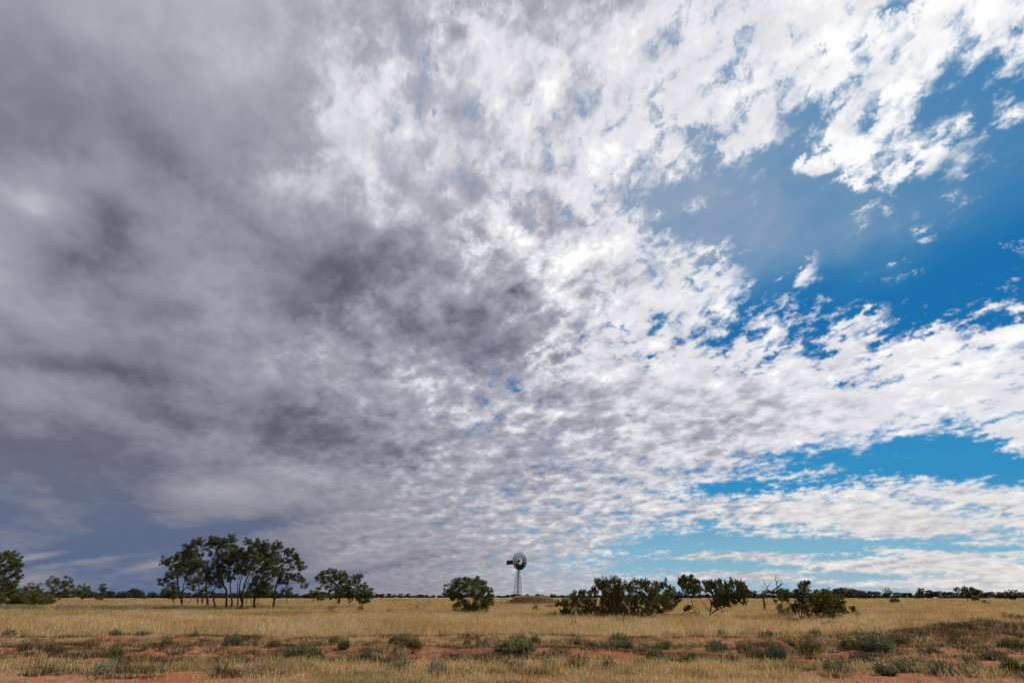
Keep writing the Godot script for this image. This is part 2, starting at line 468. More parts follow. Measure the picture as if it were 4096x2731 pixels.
func plant(called: String, label: String, category: String, group: String, kind: Dictionary, frame: Array, base: Array, limbs: Array, clumps: Array, far := 0.0, deep := 0.7) -> Node3D:
	var ox: float = frame[0]
	var oy: float = frame[1]
	var s: float = frame[2]
	var bx: float = ox + base[0] * s
	var by: float = oy + base[1] * s
	var away := far if far > 0.0 else away_at(by)
	var foot := at(bx, by, away)
	foot.y = ground_height(foot.x, foot.z) - 0.03
	var metre := away / 2560.0         # metres for one pixel there
	var wood := Shape.new()
	var leaves := Shape.new()
	var lo := 1e9
	var hi := -1e9
	if clumps.is_empty():
		lo = base[0] - 30.0
		hi = base[0] + 30.0
	for k in clumps:
		lo = minf(lo, k[0] - k[2])
		hi = maxf(hi, k[0] + k[2])
	var half := (hi - lo) * 0.5 * s * metre
	var nodes := []
	var thickness: float = kind.get("thick", 1.0)
	for limb in limbs:
		var points := []
		var radii := []
		var path: Array = limb.slice(1)
		var count := path.size()
		var shift := 0.0
		var wander := rng.randf_range(-1.0, 1.0) * 0.22 * half * deep
		if not nodes.is_empty():
			var start := at(ox + path[0][0] * s, oy + path[0][1] * s, away) - foot
			var host: Vector3 = nodes[nearest(nodes, start)][0]
			shift = host.z - start.z
		for i in count:
			var dz := shift + wander * i / maxf(1.0, count - 1.0)
			var p := at(ox + path[i][0] * s, oy + path[i][1] * s, away - dz) - foot
			if nodes.is_empty() and i == 0:
				p.y = -0.08
			points.append(p)
		# smooth the path
		var curve := Curve3D.new()
		for i in count:
			var t: Vector3 = (points[mini(i + 1, count - 1)] - points[maxi(i - 1, 0)]) * 0.22
			curve.add_point(points[i], -t, t)
		var fine := []
		var steps := maxi(4, count * 3)
		for i in steps + 1:
			var u := float(i) / steps
			var p := curve.sample_baked(curve.get_baked_length() * u)
			p += ball() * limb[0] * s * metre * 0.22
			fine.append(p)
			radii.append(maxf(limb[0] * s * metre * thickness * lerpf(1.0, 0.28, pow(u, 0.8)), 0.006))
		wood.tube(fine, radii, 6, shade(kind.bark, 0.15))
		for i in fine.size():
			nodes.append([fine[i], radii[i]])
	var long: float = kind.long
	var wide: float = kind.wide
	for clump in clumps:
		var r: float = clump[2] * s * metre * (1.16 if kind.has("spikes") else 1.12)
		var edge: float = absf(clump[0] - (lo + hi) * 0.5) / maxf(1.0, (hi - lo) * 0.5)
		var dz := rng.randf_range(-1.0, 1.0) * half * deep * sqrt(maxf(0.05, 1.0 - edge * edge))
		var centre := at(ox + clump[0] * s, oy + clump[1] * s, away - dz) - foot
		var tone := shade(kind.leaf, 0.2)
		# the branch that carries it
		if not nodes.is_empty():
			var host: Array = nodes[nearest(nodes, centre)]
			var from: Vector3 = host[0]
			var bend := (from + centre) * 0.5 + Vector3(0, -0.12 * from.distance_to(centre), 0) + ball() * r * 0.2
			var thin: float = minf(host[1] * 0.6, 0.03)
			wood.tube([from, bend, centre], [thin, thin * 0.7, thin * 0.4], 4, kind.bark)
			nodes.append([bend, thin * 0.7])
			nodes.append([centre, thin * 0.4])
		for sub in 11:
			var spot := centre + ball() * Vector3(r, r * 0.9, r) * 1.26
			wood.tube([centre, (centre + spot) * 0.5 + ball() * r * 0.08, spot], [0.008, 0.006, 0.004], 3, kind.bark)
			var rr := r * rng.randf_range(0.3, 0.62)
			# ragged upright twig tips
			for spike in int(kind.get("spikes", 0)):
				var rise := (Vector3(0, 1.0, 0) + ball() * 0.8 + (spot - centre).normalized() * 0.5).normalized() * r * rng.randf_range(0.6, 1.25)
				var from_ := spot + ball() * rr * 0.4
				wood.tube([from_, from_ + rise], [0.006, 0.003], 3, kind.bark)
				for i in 14:
					var p := from_ + rise * rng.randf_range(0.15, 1.0) + ball() * 0.03
					var along := (rise.normalized() + ball() * 0.7).normalized() * long * 0.8
					leaves.leaf(p, along, along.cross(ball()).normalized() * wide, shade(tone, 0.28))
			var count := int(kind.full * PI * rr * rr / (long * wide) * 0.95)
			for i in clampi(count, 6, 400):
				var p := spot + ball() * Vector3(rr, rr * 0.8, rr)
				var along := (ball() + (p - centre).normalized() * 0.5 + Vector3(0, -kind.droop, 0)).normalized() * long * rng.randf_range(0.6, 1.25)
				var across := along.cross(ball()).normalized() * wide * rng.randf_range(0.7, 1.2)
				leaves.leaf(p - along * 0.5, along, across, shade(tone, 0.28))
	var root := thing(called, label, category, foot, group)
	var tall := category == "tree"
	if wood.v.size():
		part("trunk" if tall else "stems", wood.mesh(bark_mat), root)
	if leaves.v.size():
		part("crown" if tall else "foliage", leaves.mesh(leaf_mat), root)
	return root


# ---------------------------------------------------------------- ground

var ground_bumps: FastNoiseLite
var ground_patches: FastNoiseLite
var ground_streaks: FastNoiseLite


func bank(x: float, z: float, line: float, wobble: float, wide: float) -> float:
	# a low graded ridge along the strip of bare soil, steeper towards the road
	var d := -z - (line + ground_streaks.get_noise_2d(x * 0.5, line) * wobble)
	return exp(-d * d / (wide * wide)) * clampf(0.75 + 0.9 * ground_patches.get_noise_2d(x * 0.6, line * 3.0), 0.0, 1.4)


func ground_height(x: float, z: float) -> float:
	var away := -z
	var h := 0.0
	if away > 6.0 and away < 60.0 and absf(x) < 70.0:
		var strip := smoothstep(13.0, 16.0, away) * smoothstep(32.0, 25.0, away)
		h += strip * 0.035 * ground_bumps.get_noise_2d(x * 1.6, z * 1.6)
		h += 0.03 * ground_bumps.get_noise_2d(x * 0.5, z * 0.5) * smoothstep(60.0, 40.0, away)
		h += 0.16 * bank(x, z, 26.4, 1.6, 0.7) + 0.11 * bank(x, z, 21.9, 1.2, 0.5)
		var m := Vector2((x - 19.6) / 4.2, (z + 26.0) / 2.3)
		h += 0.5 * exp(-m.length_squared()) * (1.0 + 0.3 * ground_bumps.get_noise_2d(x, z))
	return h


func soil_share(x: float, z: float) -> float:
	# how bare the ground is: 1 bare red soil, 0 under grass
	var away := -z
	var w := ground_patches.get_noise_2d(x, z * 1.5)
	var s := smoothstep(15.4, 17.2, away + w * 1.6) * smoothstep(28.2, 25.8, away + w * 1.5)
	s *= 1.0 - 0.75 * smoothstep(0.02, 0.3, ground_patches.get_noise_2d(x * 0.7 + 50.0, z * 2.0)) * smoothstep(21.5, 23.0, away)
	var m := Vector2((x - 19.6) / 4.6, (z + 26.5) / 3.0)
	s = maxf(s, 0.8 * exp(-m.length_squared() * 0.8))
	var near := smoothstep(17.0, 15.0, away) * smoothstep(-0.16, 0.18, ground_patches.get_noise_2d(x * 0.8 - 20.0, z * 2.2) + 0.25 * smoothstep(2.0, 8.0, x) + 0.5 * smoothstep(-2.0, -7.0, x) - 0.05)
	s = maxf(s, near * 0.9)
	var right := smoothstep(0.05, 0.3, ground_patches.get_noise_2d(x * 0.5 + 90.0, z * 1.1)) * smoothstep(6.0, 12.0, x) * smoothstep(62.0, 34.0, away)
	return clampf(maxf(s, right * 0.7), 0.0, 1.0)


func ground_colour(x: float, z: float) -> Color:
	var away := -z
	var red := Color(0.33, 0.094, 0.034)
	var pinkish := Color(0.4, 0.2, 0.12)
	var litter := Color(0.12, 0.064, 0.038)
	var straw := Color(0.4, 0.29, 0.145)
	var n1 := ground_patches.get_noise_2d(x * 1.4 + 30.0, z * 1.9)
	var n2 := ground_bumps.get_noise_2d(x * 1.3 + 11.0, z * 1.3)
	var soil := red.lerp(pinkish, clampf(0.12 + n1 * 1.2 + smoothstep(-2.0, -10.0, x) * 0.45 - smoothstep(20.0, 24.0, away) * 0.5, 0.0, 1.0))
	var heap := Vector2((x - 19.6) / 4.6, (z + 26.0) / 2.8)
	soil = soil.lerp(Color(0.2, 0.08, 0.042), 0.9 * exp(-heap.length_squared() * 0.5))
	soil = soil.lerp(litter, smoothstep(0.0, 0.35, n2 + 0.25 * n1 + 0.1 * smoothstep(0.0, -8.0, x)) * 0.85 * smoothstep(14.5, 17.0, away))
	var c := straw.lerp(soil, soil_share(x, z))
	# level bands of browner grass litter, and a patch of red earth out on the plain
	var band := ground_streaks.get_noise_2d(x * 0.35, z * 1.1 if away < 200.0 else z * 0.45)
	c = c.lerp(Color(0.26, 0.16, 0.08), smoothstep(0.12, 0.42, band) * 0.8 * (1.0 - soil_share(x, z)))
	var patch := Vector2((x + 70.0) / 90.0, (z + 270.0) / 45.0).length() + ground_streaks.get_noise_2d(x * 0.3, z) * 0.8
	c = c.lerp(Color(0.34, 0.13, 0.06), smoothstep(1.0, 0.7, patch) * 0.7)
	return c


func make_ground() -> void:
	ground_bumps = sky_noise(3, 1.0, 4)
	ground_patches = sky_noise(8, 0.22, 4)
	ground_streaks = sky_noise(17, 0.12, 3)
	var xs := PackedFloat32Array()
	var x := 0.0
	while x < 6000.0:
		xs.append(x)
		x += 0.2 if x < 30.0 else (x - 26.0) * 0.08 + 0.1
	var cols := PackedFloat32Array()
	for i in range(xs.size() - 1, 0, -1):
		cols.append(-xs[i])
	cols.append_array(xs)
	var rows := PackedFloat32Array([60.0, 20.0, 5.0, -4.0, -9.0])
	var z := 11.0
	while z < 7000.0:
		rows.append(-z)
		z += 0.13 if z < 30.0 else 0.13 + (z - 30.0) * 0.045
	var sh := Shape.new()
	for zz in rows:
		for xx in cols:
			sh.v.append(Vector3(xx, ground_height(xx, zz), zz))
			var e := 0.1
			var dx := ground_height(xx + e, zz) - ground_height(xx - e, zz)
			var dz := ground_height(xx, zz + e) - ground_height(xx, zz - e)
			sh.n.append(Vector3(-dx, 2.0 * e, -dz).normalized())
			sh.c.append(ground_colour(xx, zz))
	var w := cols.size()
	for j in rows.size() - 1:
		for i in w - 1:
			var p := j * w + i
			sh.f.append_array([p, p + w, p + 1, p + 1, p + w, p + w + 1])
	var g := part("ground", sh.mesh(soil_mat), self)
	g.set_meta("kind", "structure")


# ---------------------------------------------------------------- grass and other ground cover

func tuft(blades: int, spread: float, high: float, wide: float, lean: float, tip: float) -> ArrayMesh:
	var sh := Shape.new()
	for i in blades:
		var a := rng.randf() * TAU
		var r := spread * sqrt(rng.randf())
		var foot := Vector3(cos(a) * r, -0.02, sin(a) * r)
		var h := high * rng.randf_range(0.55, 1.05)
		var out := Vector3(cos(a), 0, sin(a)) * rng.randf_range(0.0, lean) * h + Vector3(rng.randf_range(-0.1, 0.25), 0, rng.randf_range(-0.12, 0.12)) * h
		var top := foot + out + Vector3(0, h, 0)
		var half := Vector3(rng.randf_range(-1, 1), 0, rng.randf_range(-1, 1)).normalized() * wide * rng.randf_range(0.7, 1.3)
		var k := rng.randf_range(0.72, 1.2)
		var tone := Color(k, k * rng.randf_range(0.94, 1.03), k * rng.randf_range(0.85, 1.1))
		sh.blade(foot, top, out * 0.25, half, tone, Color(tone.r * tip, tone.g * tip, tone.b * tip))
		if tip > 1.0 and i % 3 == 0:
			sh.leaf(top - Vector3(0, h * 0.16, 0) - out * 0.1, Vector3(out.x * 0.3, h * 0.24, out.z * 0.3), half * 1.7, Color(tone.r * tip, tone.g * tip, tone.b * tip))
	return sh.mesh(grass_mat)


func cover(called: String, label: String, category: String, meshes: Array, spots: Array, parent: Node3D = null) -> void:
	# spots: [position, scale, colour]; the blades nobody could count stay one object
	var root := parent
	if root == null:
		root = thing(called, label, category, Vector3.ZERO)
		root.set_meta("kind", "stuff")
	for k in meshes.size():
		var mine := []
		for i in range(k, spots.size(), meshes.size()):
			mine.append(spots[i])
		var mm := MultiMesh.new()
		mm.transform_format = MultiMesh.TRANSFORM_3D
		mm.use_colors = true
		mm.mesh = meshes[k]
		mm.instance_count = mine.size()
		for i in mine.size():
			var size: float = mine[i][1]
			var b := Basis(Vector3.UP, rng.randf() * TAU).scaled(Vector3(size * rng.randf_range(0.85, 1.2), size * rng.randf_range(0.8, 1.15), size * rng.randf_range(0.85, 1.2)))
			mm.set_instance_transform(i, Transform3D(b, mine[i][0]))
			mm.set_instance_color(i, mine[i][2])
		var o := MultiMeshInstance3D.new()
		o.name = called + "_tufts"
		o.multimesh = mm
		if parent:
			o.set_meta("kind", "stuff")
		root.add_child(o, true)


func fan(near: float, far: float) -> Vector3:
	# a spot on the ground in front of the camera, thinner with distance
	var a := rng.randf_range(-0.86, 0.86)
	var d := rng.randf_range(near, far)
	var x := tan(a) * d
	return Vector3(x, ground_height(x, -d), -d)


func straw() -> Color:
	var r := rng.randf()
	var c := Color(0.72, 0.56, 0.35)
	if r < 0.3:
		c = Color(0.68, 0.5, 0.275)
	elif r < 0.5:
		c = Color(0.64, 0.53, 0.37)
	return shade(c, 0.08)


func make_grass() -> void:
	var tall := []
	for k in 5:
		tall.append(tuft(30, 0.3, 0.54, 0.0045, 0.35, 1.2))
	var spots := []
	for i in 110000:
		var p := fan(26.6, 420.0) if i % 3 else fan(26.6, 110.0)
		var away := -p.z
		var bare := soil_share(p.x, p.z)
		if rng.randf() < bare * 1.15:
			continue
		var w := ground_patches.get_noise_2d(p.x * 0.6 + 15.0, p.z * 0.6)
		var band := ground_streaks.get_noise_2d(p.x * 0.35, p.z * 1.1 if away < 200.0 else p.z * 0.45)
		var c := straw()
		var patch := ground_patches.get_noise_2d(p.x * 0.35 - 40.0, p.z * 0.5)
		c = c.lerp(Color(0.5, 0.34, 0.165), clampf(patch * 2.2, 0.0, 0.75)).lerp(Color(0.74, 0.61, 0.43), clampf(-patch * 2.2, 0.0, 0.75))
		if band > 0.02 and away > 45.0:
			c = c.lerp(Color(0.36, 0.23, 0.11), smoothstep(0.02, 0.3, band) * 0.85)
		if w > 0.12 and rng.randf() < 0.4:
			c = c.lerp(Color(0.3, 0.29, 0.14), 0.6)
		# the low green patch at the foot of the tall trees is another plant
		if away > 77.0 and away < 96.0 and p.x < -27.0 and p.x > -75.0 and rng.randf() < 0.6:
			continue
		var size := rng.randf_range(0.75, 1.15) * (1.0 + 0.25 * w) * (1.0 + smoothstep(60.0, 300.0, away) * 0.35)
		if away < 29.5:
			size *= lerpf(0.5, 1.0, smoothstep(26.6, 29.5, away))
		if absf(p.x - 4.9) < 11.0 and away > 118.0 and away < 152.0:
			size *= 0.5
		if away > 66.0 and away <= 80.0 and p.x < -20.0:
			size *= 0.6
		if p.x > 14.0 and away < 45.0:
			size *= 0.7
		spots.append([p, size, c])
	# bigger, darker or paler tussocks stand out here and there
	for i in 2600:
		var p := fan(27.5, 150.0)
		if rng.randf() < soil_share(p.x, p.z) or ground_patches.get_noise_2d(p.x * 0.9, p.z * 0.9) < 0.0:
			continue
		var c: Color = [Color(0.5, 0.33, 0.16), Color(0.78, 0.64, 0.44), Color(0.4, 0.33, 0.18), Color(0.3, 0.3, 0.17)][rng.randi() % 4]
		spots.append([p, rng.randf_range(1.15, 1.6), shade(c, 0.1)])
	cover("dry_grass", "tall dry straw-coloured grass covering the plain", "grass", tall, spots)
	# short grass at the road verge and between the shrubs
	var short := []
	for k in 4:
		short.append(tuft(24, 0.15, 0.2, 0.0026, 0.7, 1.1))
	spots = []
	for i in 30000:
		var p := fan(7.5, 17.6) if i % 3 else fan(16.0, 28.0)
		var bare := soil_share(p.x, p.z)
		if rng.randf() < bare * (1.02 if i % 3 else 0.82) + 0.06:
			continue
		var c := straw()
		if ground_patches.get_noise_2d(p.x * 1.5 + 60.0, p.z * 1.5) > 0.12:
			c = c.lerp(Color(0.26, 0.27, 0.11), 0.55)
		spots.append([p, rng.randf_range(0.6, 1.5), c])
	cover("verge_grass", "short sparse straw grass along the road verge in front of the red soil", "grass", short, spots)
	# withered low herbs and litter on the bare strip
	var herbs := []
	for k in 3:
		herbs.append(tuft(30, 0.16, 0.13, 0.006, 1.4, 1.0))
	spots = []
	for i in 13000:
		var p := fan(14.5, 27.5)
		var m := ground_patches.get_noise_2d(p.x * 1.8 + 5.0, p.z * 2.4)
		if m < 0.02 or rng.randf() > soil_share(p.x, p.z) + 0.2:
			continue
		var c: Color = [Color(0.16, 0.11, 0.066), Color(0.24, 0.19, 0.11), Color(0.16, 0.17, 0.1), Color(0.1, 0.065, 0.045)][rng.randi() % 4]
		spots.append([p, rng.randf_range(0.5, 1.5), shade(c, 0.2)])
	for i in 900:
		var p := Vector3(19.6 + rng.randfn() * 3.6, 0, -26.0 + rng.randfn() * 1.9)
		p.y = ground_height(p.x, p.z)
		var c: Color = [Color(0.14, 0.1, 0.06), Color(0.17, 0.16, 0.09), Color(0.24, 0.18, 0.1)][rng.randi() % 3]
		spots.append([p, rng.randf_range(0.8, 2.0), shade(c, 0.2)])
	cover("withered_herbs", "low withered brown herbs scattered over the bare red soil", "herbs", herbs, spots)
	# the grey-green carpet under the clump of trees
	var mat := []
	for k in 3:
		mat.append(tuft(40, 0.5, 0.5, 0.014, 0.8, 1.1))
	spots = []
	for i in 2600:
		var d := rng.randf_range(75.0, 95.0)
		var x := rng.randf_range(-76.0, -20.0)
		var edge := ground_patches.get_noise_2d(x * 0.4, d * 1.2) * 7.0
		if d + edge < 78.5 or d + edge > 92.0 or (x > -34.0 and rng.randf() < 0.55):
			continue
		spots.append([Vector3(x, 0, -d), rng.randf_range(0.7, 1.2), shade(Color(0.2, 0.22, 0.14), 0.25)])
	for i in 500:
		var p := Vector3(rng.randf_range(10.0, 34.0), 0, -rng.randf_range(27.5, 46.0))
		if ground_patches.get_noise_2d(p.x * 0.7 + 33.0, p.z * 1.3) > 0.12:
			p.y = ground_height(p.x, p.z)
			spots.append([p, rng.randf_range(0.35, 0.6), shade(Color(0.15, 0.16, 0.075), 0.3)])
	for i in 500:
		var p := fan(80.0, 150.0)
		if p.x > 45.0 and ground_streaks.get_noise_2d(p.x * 0.3, p.z * 1.6) > 0.1:
			spots.append([p, rng.randf_range(0.6, 1.0), shade(Color(0.14, 0.15, 0.1), 0.25)])
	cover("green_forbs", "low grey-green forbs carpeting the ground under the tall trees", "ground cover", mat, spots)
	# pebbles
	var peb := Shape.new()
	rock(peb, Vector3.ZERO, 0.5, 5, Color(1, 1, 1))
	spots = []
	for i in 1500:
		var p := fan(14.6, 22.5)
		if p.x > 6.0 and rng.randf() < 0.7:
			continue
		if rng.randf() > soil_share(p.x, p.z):
			continue
		var c: Color = [Color(0.5, 0.42, 0.36), Color(0.34, 0.18, 0.12), Color(0.26, 0.12, 0.075), Color(0.42, 0.27, 0.2)][rng.randi() % 4]
		spots.append([p, rng.randf_range(0.02, 0.06), shade(c, 0.2)])
	cover("pebbles", "small pale and reddish pebbles strewn over the bare soil", "pebbles", [peb.mesh(stone_mat)], spots)


func rock(sh: Shape, at_: Vector3, size: float, bumps: int, colour: Color) -> void:
	# an angular stone: a squashed ball of few faces with uneven corners
	var first := sh.v.size()
	var rings := 4
	var sides := 6
	for j in rings + 1:
		var t := PI * j / rings
		for i in sides:
			var a := TAU * (i + 0.5 * (j % 2)) / sides
			var d := Vector3(sin(t) * cos(a), cos(t) * 0.62, sin(t) * sin(a))
			sh.v.append(at_ + d * size * (1.0 + 0.07 * bumps * rng.randf_range(-0.6, 0.6)))
			sh.n.append(d.normalized())
			sh.c.append(colour)
	for j in rings:
		for i in sides:
			var p := first + j * sides + i
			var q := first + j * sides + (i + 1) % sides
			sh.f.append_array([p, p + sides, q, q, p + sides, q + sides])


# ---------------------------------------------------------------- low shrubs of the foreground

func shrub_meshes(shoots: int, per: int, long: float, wide: float, splay: float, flat: float, leaf: Color, bark: Color) -> Array:
	# a shrub one metre wide made of splayed shoots with leaves along them
	var wood := Shape.new()
	var leaves := Shape.new()
	# two to four uneven lobes
	var lobes := []
	for i in rng.randi_range(2, 4):
		lobes.append([Vector3(rng.randf_range(-0.26, 0.26), 0, rng.randf_range(-0.26, 0.26)), rng.randf_range(0.4, 0.75), rng.randf_range(0.5, 1.15)])
	for i in shoots:
		var a := rng.randf() * TAU
		var lobe: Array = lobes[rng.randi() % lobes.size()]
		var out := Vector3(cos(a), 0, sin(a))
		var reach := sqrt(rng.randf())
		var foot: Vector3 = lobe[0] * 0.6 + out * 0.1 * rng.randf() + Vector3(0, -0.03, 0)
		var top: Vector3 = lobe[0] + out * reach * lobe[1] * 0.55 * splay + Vector3(0, flat * lobe[2] * sqrt(maxf(0.06, 1.0 - reach * reach * 0.82)) * rng.randf_range(0.55, 1.2), 0)
		var mid := foot.lerp(top, 0.5) + out * 0.07 * splay
		wood.tube([foot, mid, top], [0.009, 0.006, 0.003], 3, shade(bark, 0.2))
		var tone := shade(leaf, 0.22)
		for k in per:
			var u := rng.randf_range(0.3, 1.04)
			var p := foot.lerp(mid, u * 2.0) if u < 0.5 else mid.lerp(top, u * 2.0 - 1.0)
			p += ball() * 0.06
			var along := ((top - mid).normalized() * 0.8 + ball() * 0.9).normalized() * long * rng.randf_range(0.6, 1.2)
			leaves.leaf(p, along, along.cross(ball()).normalized() * wide, shade(tone, 0.25))
	return [wood.mesh(bark_mat), leaves.mesh(leaf_mat)]


var shrub_kinds := {}


func shrub(kind: String, px: float, py: float, wide: float, high: float, called: String, label: String, group := "") -> void:
	# pixel of its foot, its width and height in pixels
	if shrub_kinds.is_empty():
		var bark := Color(0.1, 0.075, 0.055)
		var kinds := {
			"silver": [80, 20, 0.055, 0.009, 1.0, 0.62, Color(0.31, 0.32, 0.255)],
			"blue": [110, 34, 0.06, 0.011, 1.0, 0.66, Color(0.135, 0.165, 0.12)],
			"grey": [100, 28, 0.06, 0.009, 1.0, 0.5, Color(0.21, 0.215, 0.14)],
			"olive": [100, 30, 0.055, 0.01, 1.0, 0.5, Color(0.155, 0.145, 0.068)],
			"green": [100, 30, 0.065, 0.012, 1.0, 0.5, Color(0.085, 0.135, 0.035)],
			"brown": [130, 9, 0.05, 0.007, 1.1, 0.5, Color(0.1, 0.07, 0.046)],
			"rust": [150, 10, 0.05, 0.006, 1.1, 0.55, Color(0.085, 0.045, 0.035)]}
		for k in kinds:
			var d: Array = kinds[k]
			shrub_kinds[k] = []
			for i in 5:
				shrub_kinds[k].append(shrub_meshes(d[0], d[1], d[2], d[3], d[4], d[5], d[6], bark))
	var foot := ground_at(px, py)
	foot.y = ground_height(foot.x, foot.z)
	var metre := -foot.z / 2560.0
	var root := thing(called, label, "shrub", foot, group)
	root.rotation.y = rng.randf() * TAU
	var two: Array = shrub_kinds[kind][rng.randi() % 5]
	var box: AABB = two[1].get_aabb()
	var across := (box.size.x + box.size.z) * 0.5
	var size := Vector3(wide * metre / across, high * metre * 1.05 / box.end.y, wide * metre / across) * 1.05
	for i in 2:
		var o := part(["stems", "foliage"][i], two[i], root)
		o.scale = size


func bare_twigs(px: float, py: float, high: float, spread: float, count: int, label: String) -> void:
	var foot := ground_at(px, py)
	var metre := -foot.z / 2560.0
	var root := thing("dead_twiggy_shrub", label, "shrub", foot)
	var sh := Shape.new()
	for i in count:
		var a := rng.randf() * TAU
		var h := high * metre * rng.randf_range(0.55, 1.05)
		var out := Vector3(cos(a), 0, sin(a)) * spread * metre * rng.randf_range(0.2, 1.0)
		var top := out + Vector3(0, h, 0)
		var mid := out * 0.35 + Vector3(0, h * 0.5, 0)
		sh.tube([Vector3(out.x * 0.1, -0.05, out.z * 0.1), mid, top], [0.022, 0.015, 0.005], 4, shade(Color(0.1, 0.08, 0.07), 0.2))
		for k in 2:
			var q := mid.lerp(top, rng.randf_range(0.0, 0.6))
			sh.tube([q, q + Vector3(out.x * rng.randf_range(-0.4, 0.5), h * 0.3, out.z * rng.randf_range(-0.4, 0.5))], [0.009, 0.004], 3, shade(Color(0.1, 0.08, 0.07), 0.2))
	part("stems", sh.mesh(bark_mat), root)


# ---------------------------------------------------------------- the wind pump, its dam and fence

func make_wind_pump() -> void:
	var away := 163.0
	var foot := at(2070.0, 2400.0, away)
	foot.y = 0.0
	var hub := at(2073.6, 2244.3, away) - foot
	var root := thing("wind_pump", "steel wind pump with a wheel of blades and tail vane on a lattice tower", "windmill", foot)
	var steel := Color(0.055, 0.05, 0.048)
	var rust := Color(0.06, 0.042, 0.034)
	var top := hub.y - 0.55
	var side0 := 1.42                  # half diagonal at the ground
	var side1 := 0.2
	var corner := func(k: int, y: float) -> Vector3:
		var r := lerpf(side0, side1, y / top)
		var a := deg_to_rad(9.0) + TAU * k / 4.0
		return Vector3(cos(a) * r + hub.x * y / top, y, sin(a) * r)
	for k in 4:
		var sh := Shape.new()
		sh.bar(corner.call(k, -0.1), corner.call(k, top), 0.04, shade(steel, 0.1))
		part("leg", sh.mesh(iron_mat), root)
	var y := 0.35
	while y < top - 0.6:
		var step := lerpf(1.28, 0.8, y / top)
		for k in 4:
			var a: Vector3 = corner.call(k, y)
			var b: Vector3 = corner.call((k + 1) % 4, y)
			var c: Vector3 = corner.call(k, minf(y + step, top))
			var d: Vector3 = corner.call((k + 1) % 4, minf(y + step, top))
			var g := Shape.new()
			g.bar(a, b, 0.025, steel)
			part("girt", g.mesh(iron_mat), root)
			for s in [[a, d], [b, c]]:
				var x := Shape.new()
				x.bar(s[0], s[1], 0.014, steel)
				part("brace", x.mesh(iron_mat), root)
		y += step
	var rod := Shape.new()
	rod.tube([Vector3(0, 0, 0), Vector3(hub.x, top, 0)], [0.05, 0.05], 6, rust)
	part("pump_rod", rod.mesh(iron_mat), root)
	var ladder := Shape.new()
	for s in [-0.16, 0.16]:
		ladder.bar(Vector3(0.5 + s, 0, 0.62), Vector3(hub.x + 0.05 + s, top - 0.4, 0.16), 0.014, steel)
	for i in 22:
		var t := i / 22.0
		var p := Vector3(0.5, 0, 0.62).lerp(Vector3(hub.x + 0.05, top - 0.4, 0.16), t)
		ladder.bar(p - Vector3(0.16, 0, 0), p + Vector3(0.16, 0, 0), 0.01, steel)
	part("ladder", ladder.mesh(iron_mat), root)
	# the head: gearbox on the mast pipe, wheel in front of it, tail behind
	var n := Vector3(sin(deg_to_rad(31.0)), 0, cos(deg_to_rad(31.0)))
	var cross := Vector3(cos(deg_to_rad(31.0)), 0, -sin(deg_to_rad(31.0)))
	var head := Shape.new()
	head.box(hub, cross * 0.2, Vector3(0, 0.26, 0), n * 0.28, rust)
	head.tube([hub - Vector3(0, 1.1, 0), hub + Vector3(0, 0.72, 0)], [0.13, 0.11], 8, rust)
	head.box(hub + Vector3(0, 0.05, 0), cross * 0.34, Vector3(0, 0.09, 0), n * 0.12, rust)
	part("gearbox", head.mesh(iron_mat), root)
	var centre := hub + n * 0.62
	var wheel := Shape.new()
	wheel.tube([hub + n * 0.2, centre + n * 0.16], [0.1, 0.1], 8, rust)
	wheel.tube([centre - n * 0.1, centre + n * 0.12], [0.2, 0.2], 10, rust)
	var outer := 2.27
	for ring in [[0.9, 0.022, 0.02], [1.85, 0.018, 0.0]]:
		var points := []
		var radii := []
		for i in 41:
			var a := TAU * i / 40.0
			points.append(centre + (cross * cos(a) + Vector3.UP * sin(a)) * ring[0] + n * ring[2])
			radii.append(ring[1])
		wheel.tube(points, radii, 4, steel)
	var spokes := 8
	for i in spokes:
		var a := TAU * (i + 0.3) / spokes
		var d := cross * cos(a) + Vector3.UP * sin(a)
		wheel.bar(centre + d * 0.15 + n * 0.08, centre + d * 0.92, 0.016, steel)
		wheel.bar(centre + d * 0.15 - n * 0.08, centre + d * 1.85, 0.014, steel)
	var wheel_part := part("wheel", wheel.mesh(iron_mat), root)
	# one sheet-metal blade, curved and pitched, turned round the hub
	var sail := Shape.new()
	var metal := Color(0.055, 0.051, 0.05)
	for i in 4:
		var r := lerpf(0.9, outer, i / 3.0)
		var w := lerpf(0.13, 0.23, i / 3.0)
		for j in 5:
			var u := j / 4.0 * 2.0 - 1.0
			var a := u * w
			var lift := 0.05 * (1.0 - u * u)
			var pitch := deg_to_rad(-32.0)
			sail.v.append(Vector3(a * cos(pitch) + lift * sin(pitch), r, a * sin(pitch) - lift * cos(pitch)))
			sail.n.append(Vector3(-sin(pitch) + u * 0.3, 0, cos(pitch)).normalized())
			sail.c.append(metal)
	for i in 3:
		for j in 4:
			var p := i * 5 + j
			sail.f.append_array([p, p + 5, p + 1, p + 1, p + 5, p + 6])
	var sail_mesh := sail.mesh(iron_mat)
	for i in 25:
		var a := TAU * i / 25.0 + 0.06
		var o := part("blade", sail_mesh, wheel_part, centre)
		o.basis = Basis(cross, Vector3.UP, n) * Basis(Vector3(0, 0, 1), a)
	var boom := Shape.new()
	boom.bar(hub - n * 0.1 + Vector3(0, 0.15, 0), hub - n * 3.3 + Vector3(0, 0.0, 0), 0.03, rust)
	boom.bar(hub - n * 0.1 - Vector3(0, 0.2, 0), hub - n * 3.3 - Vector3(0, 0.3, 0), 0.03, rust)
	part("tail_boom", boom.mesh(iron_mat), root)
	var vane := Shape.new()
	var vc := hub - n * 4.55 - Vector3(0, 0.12, 0)
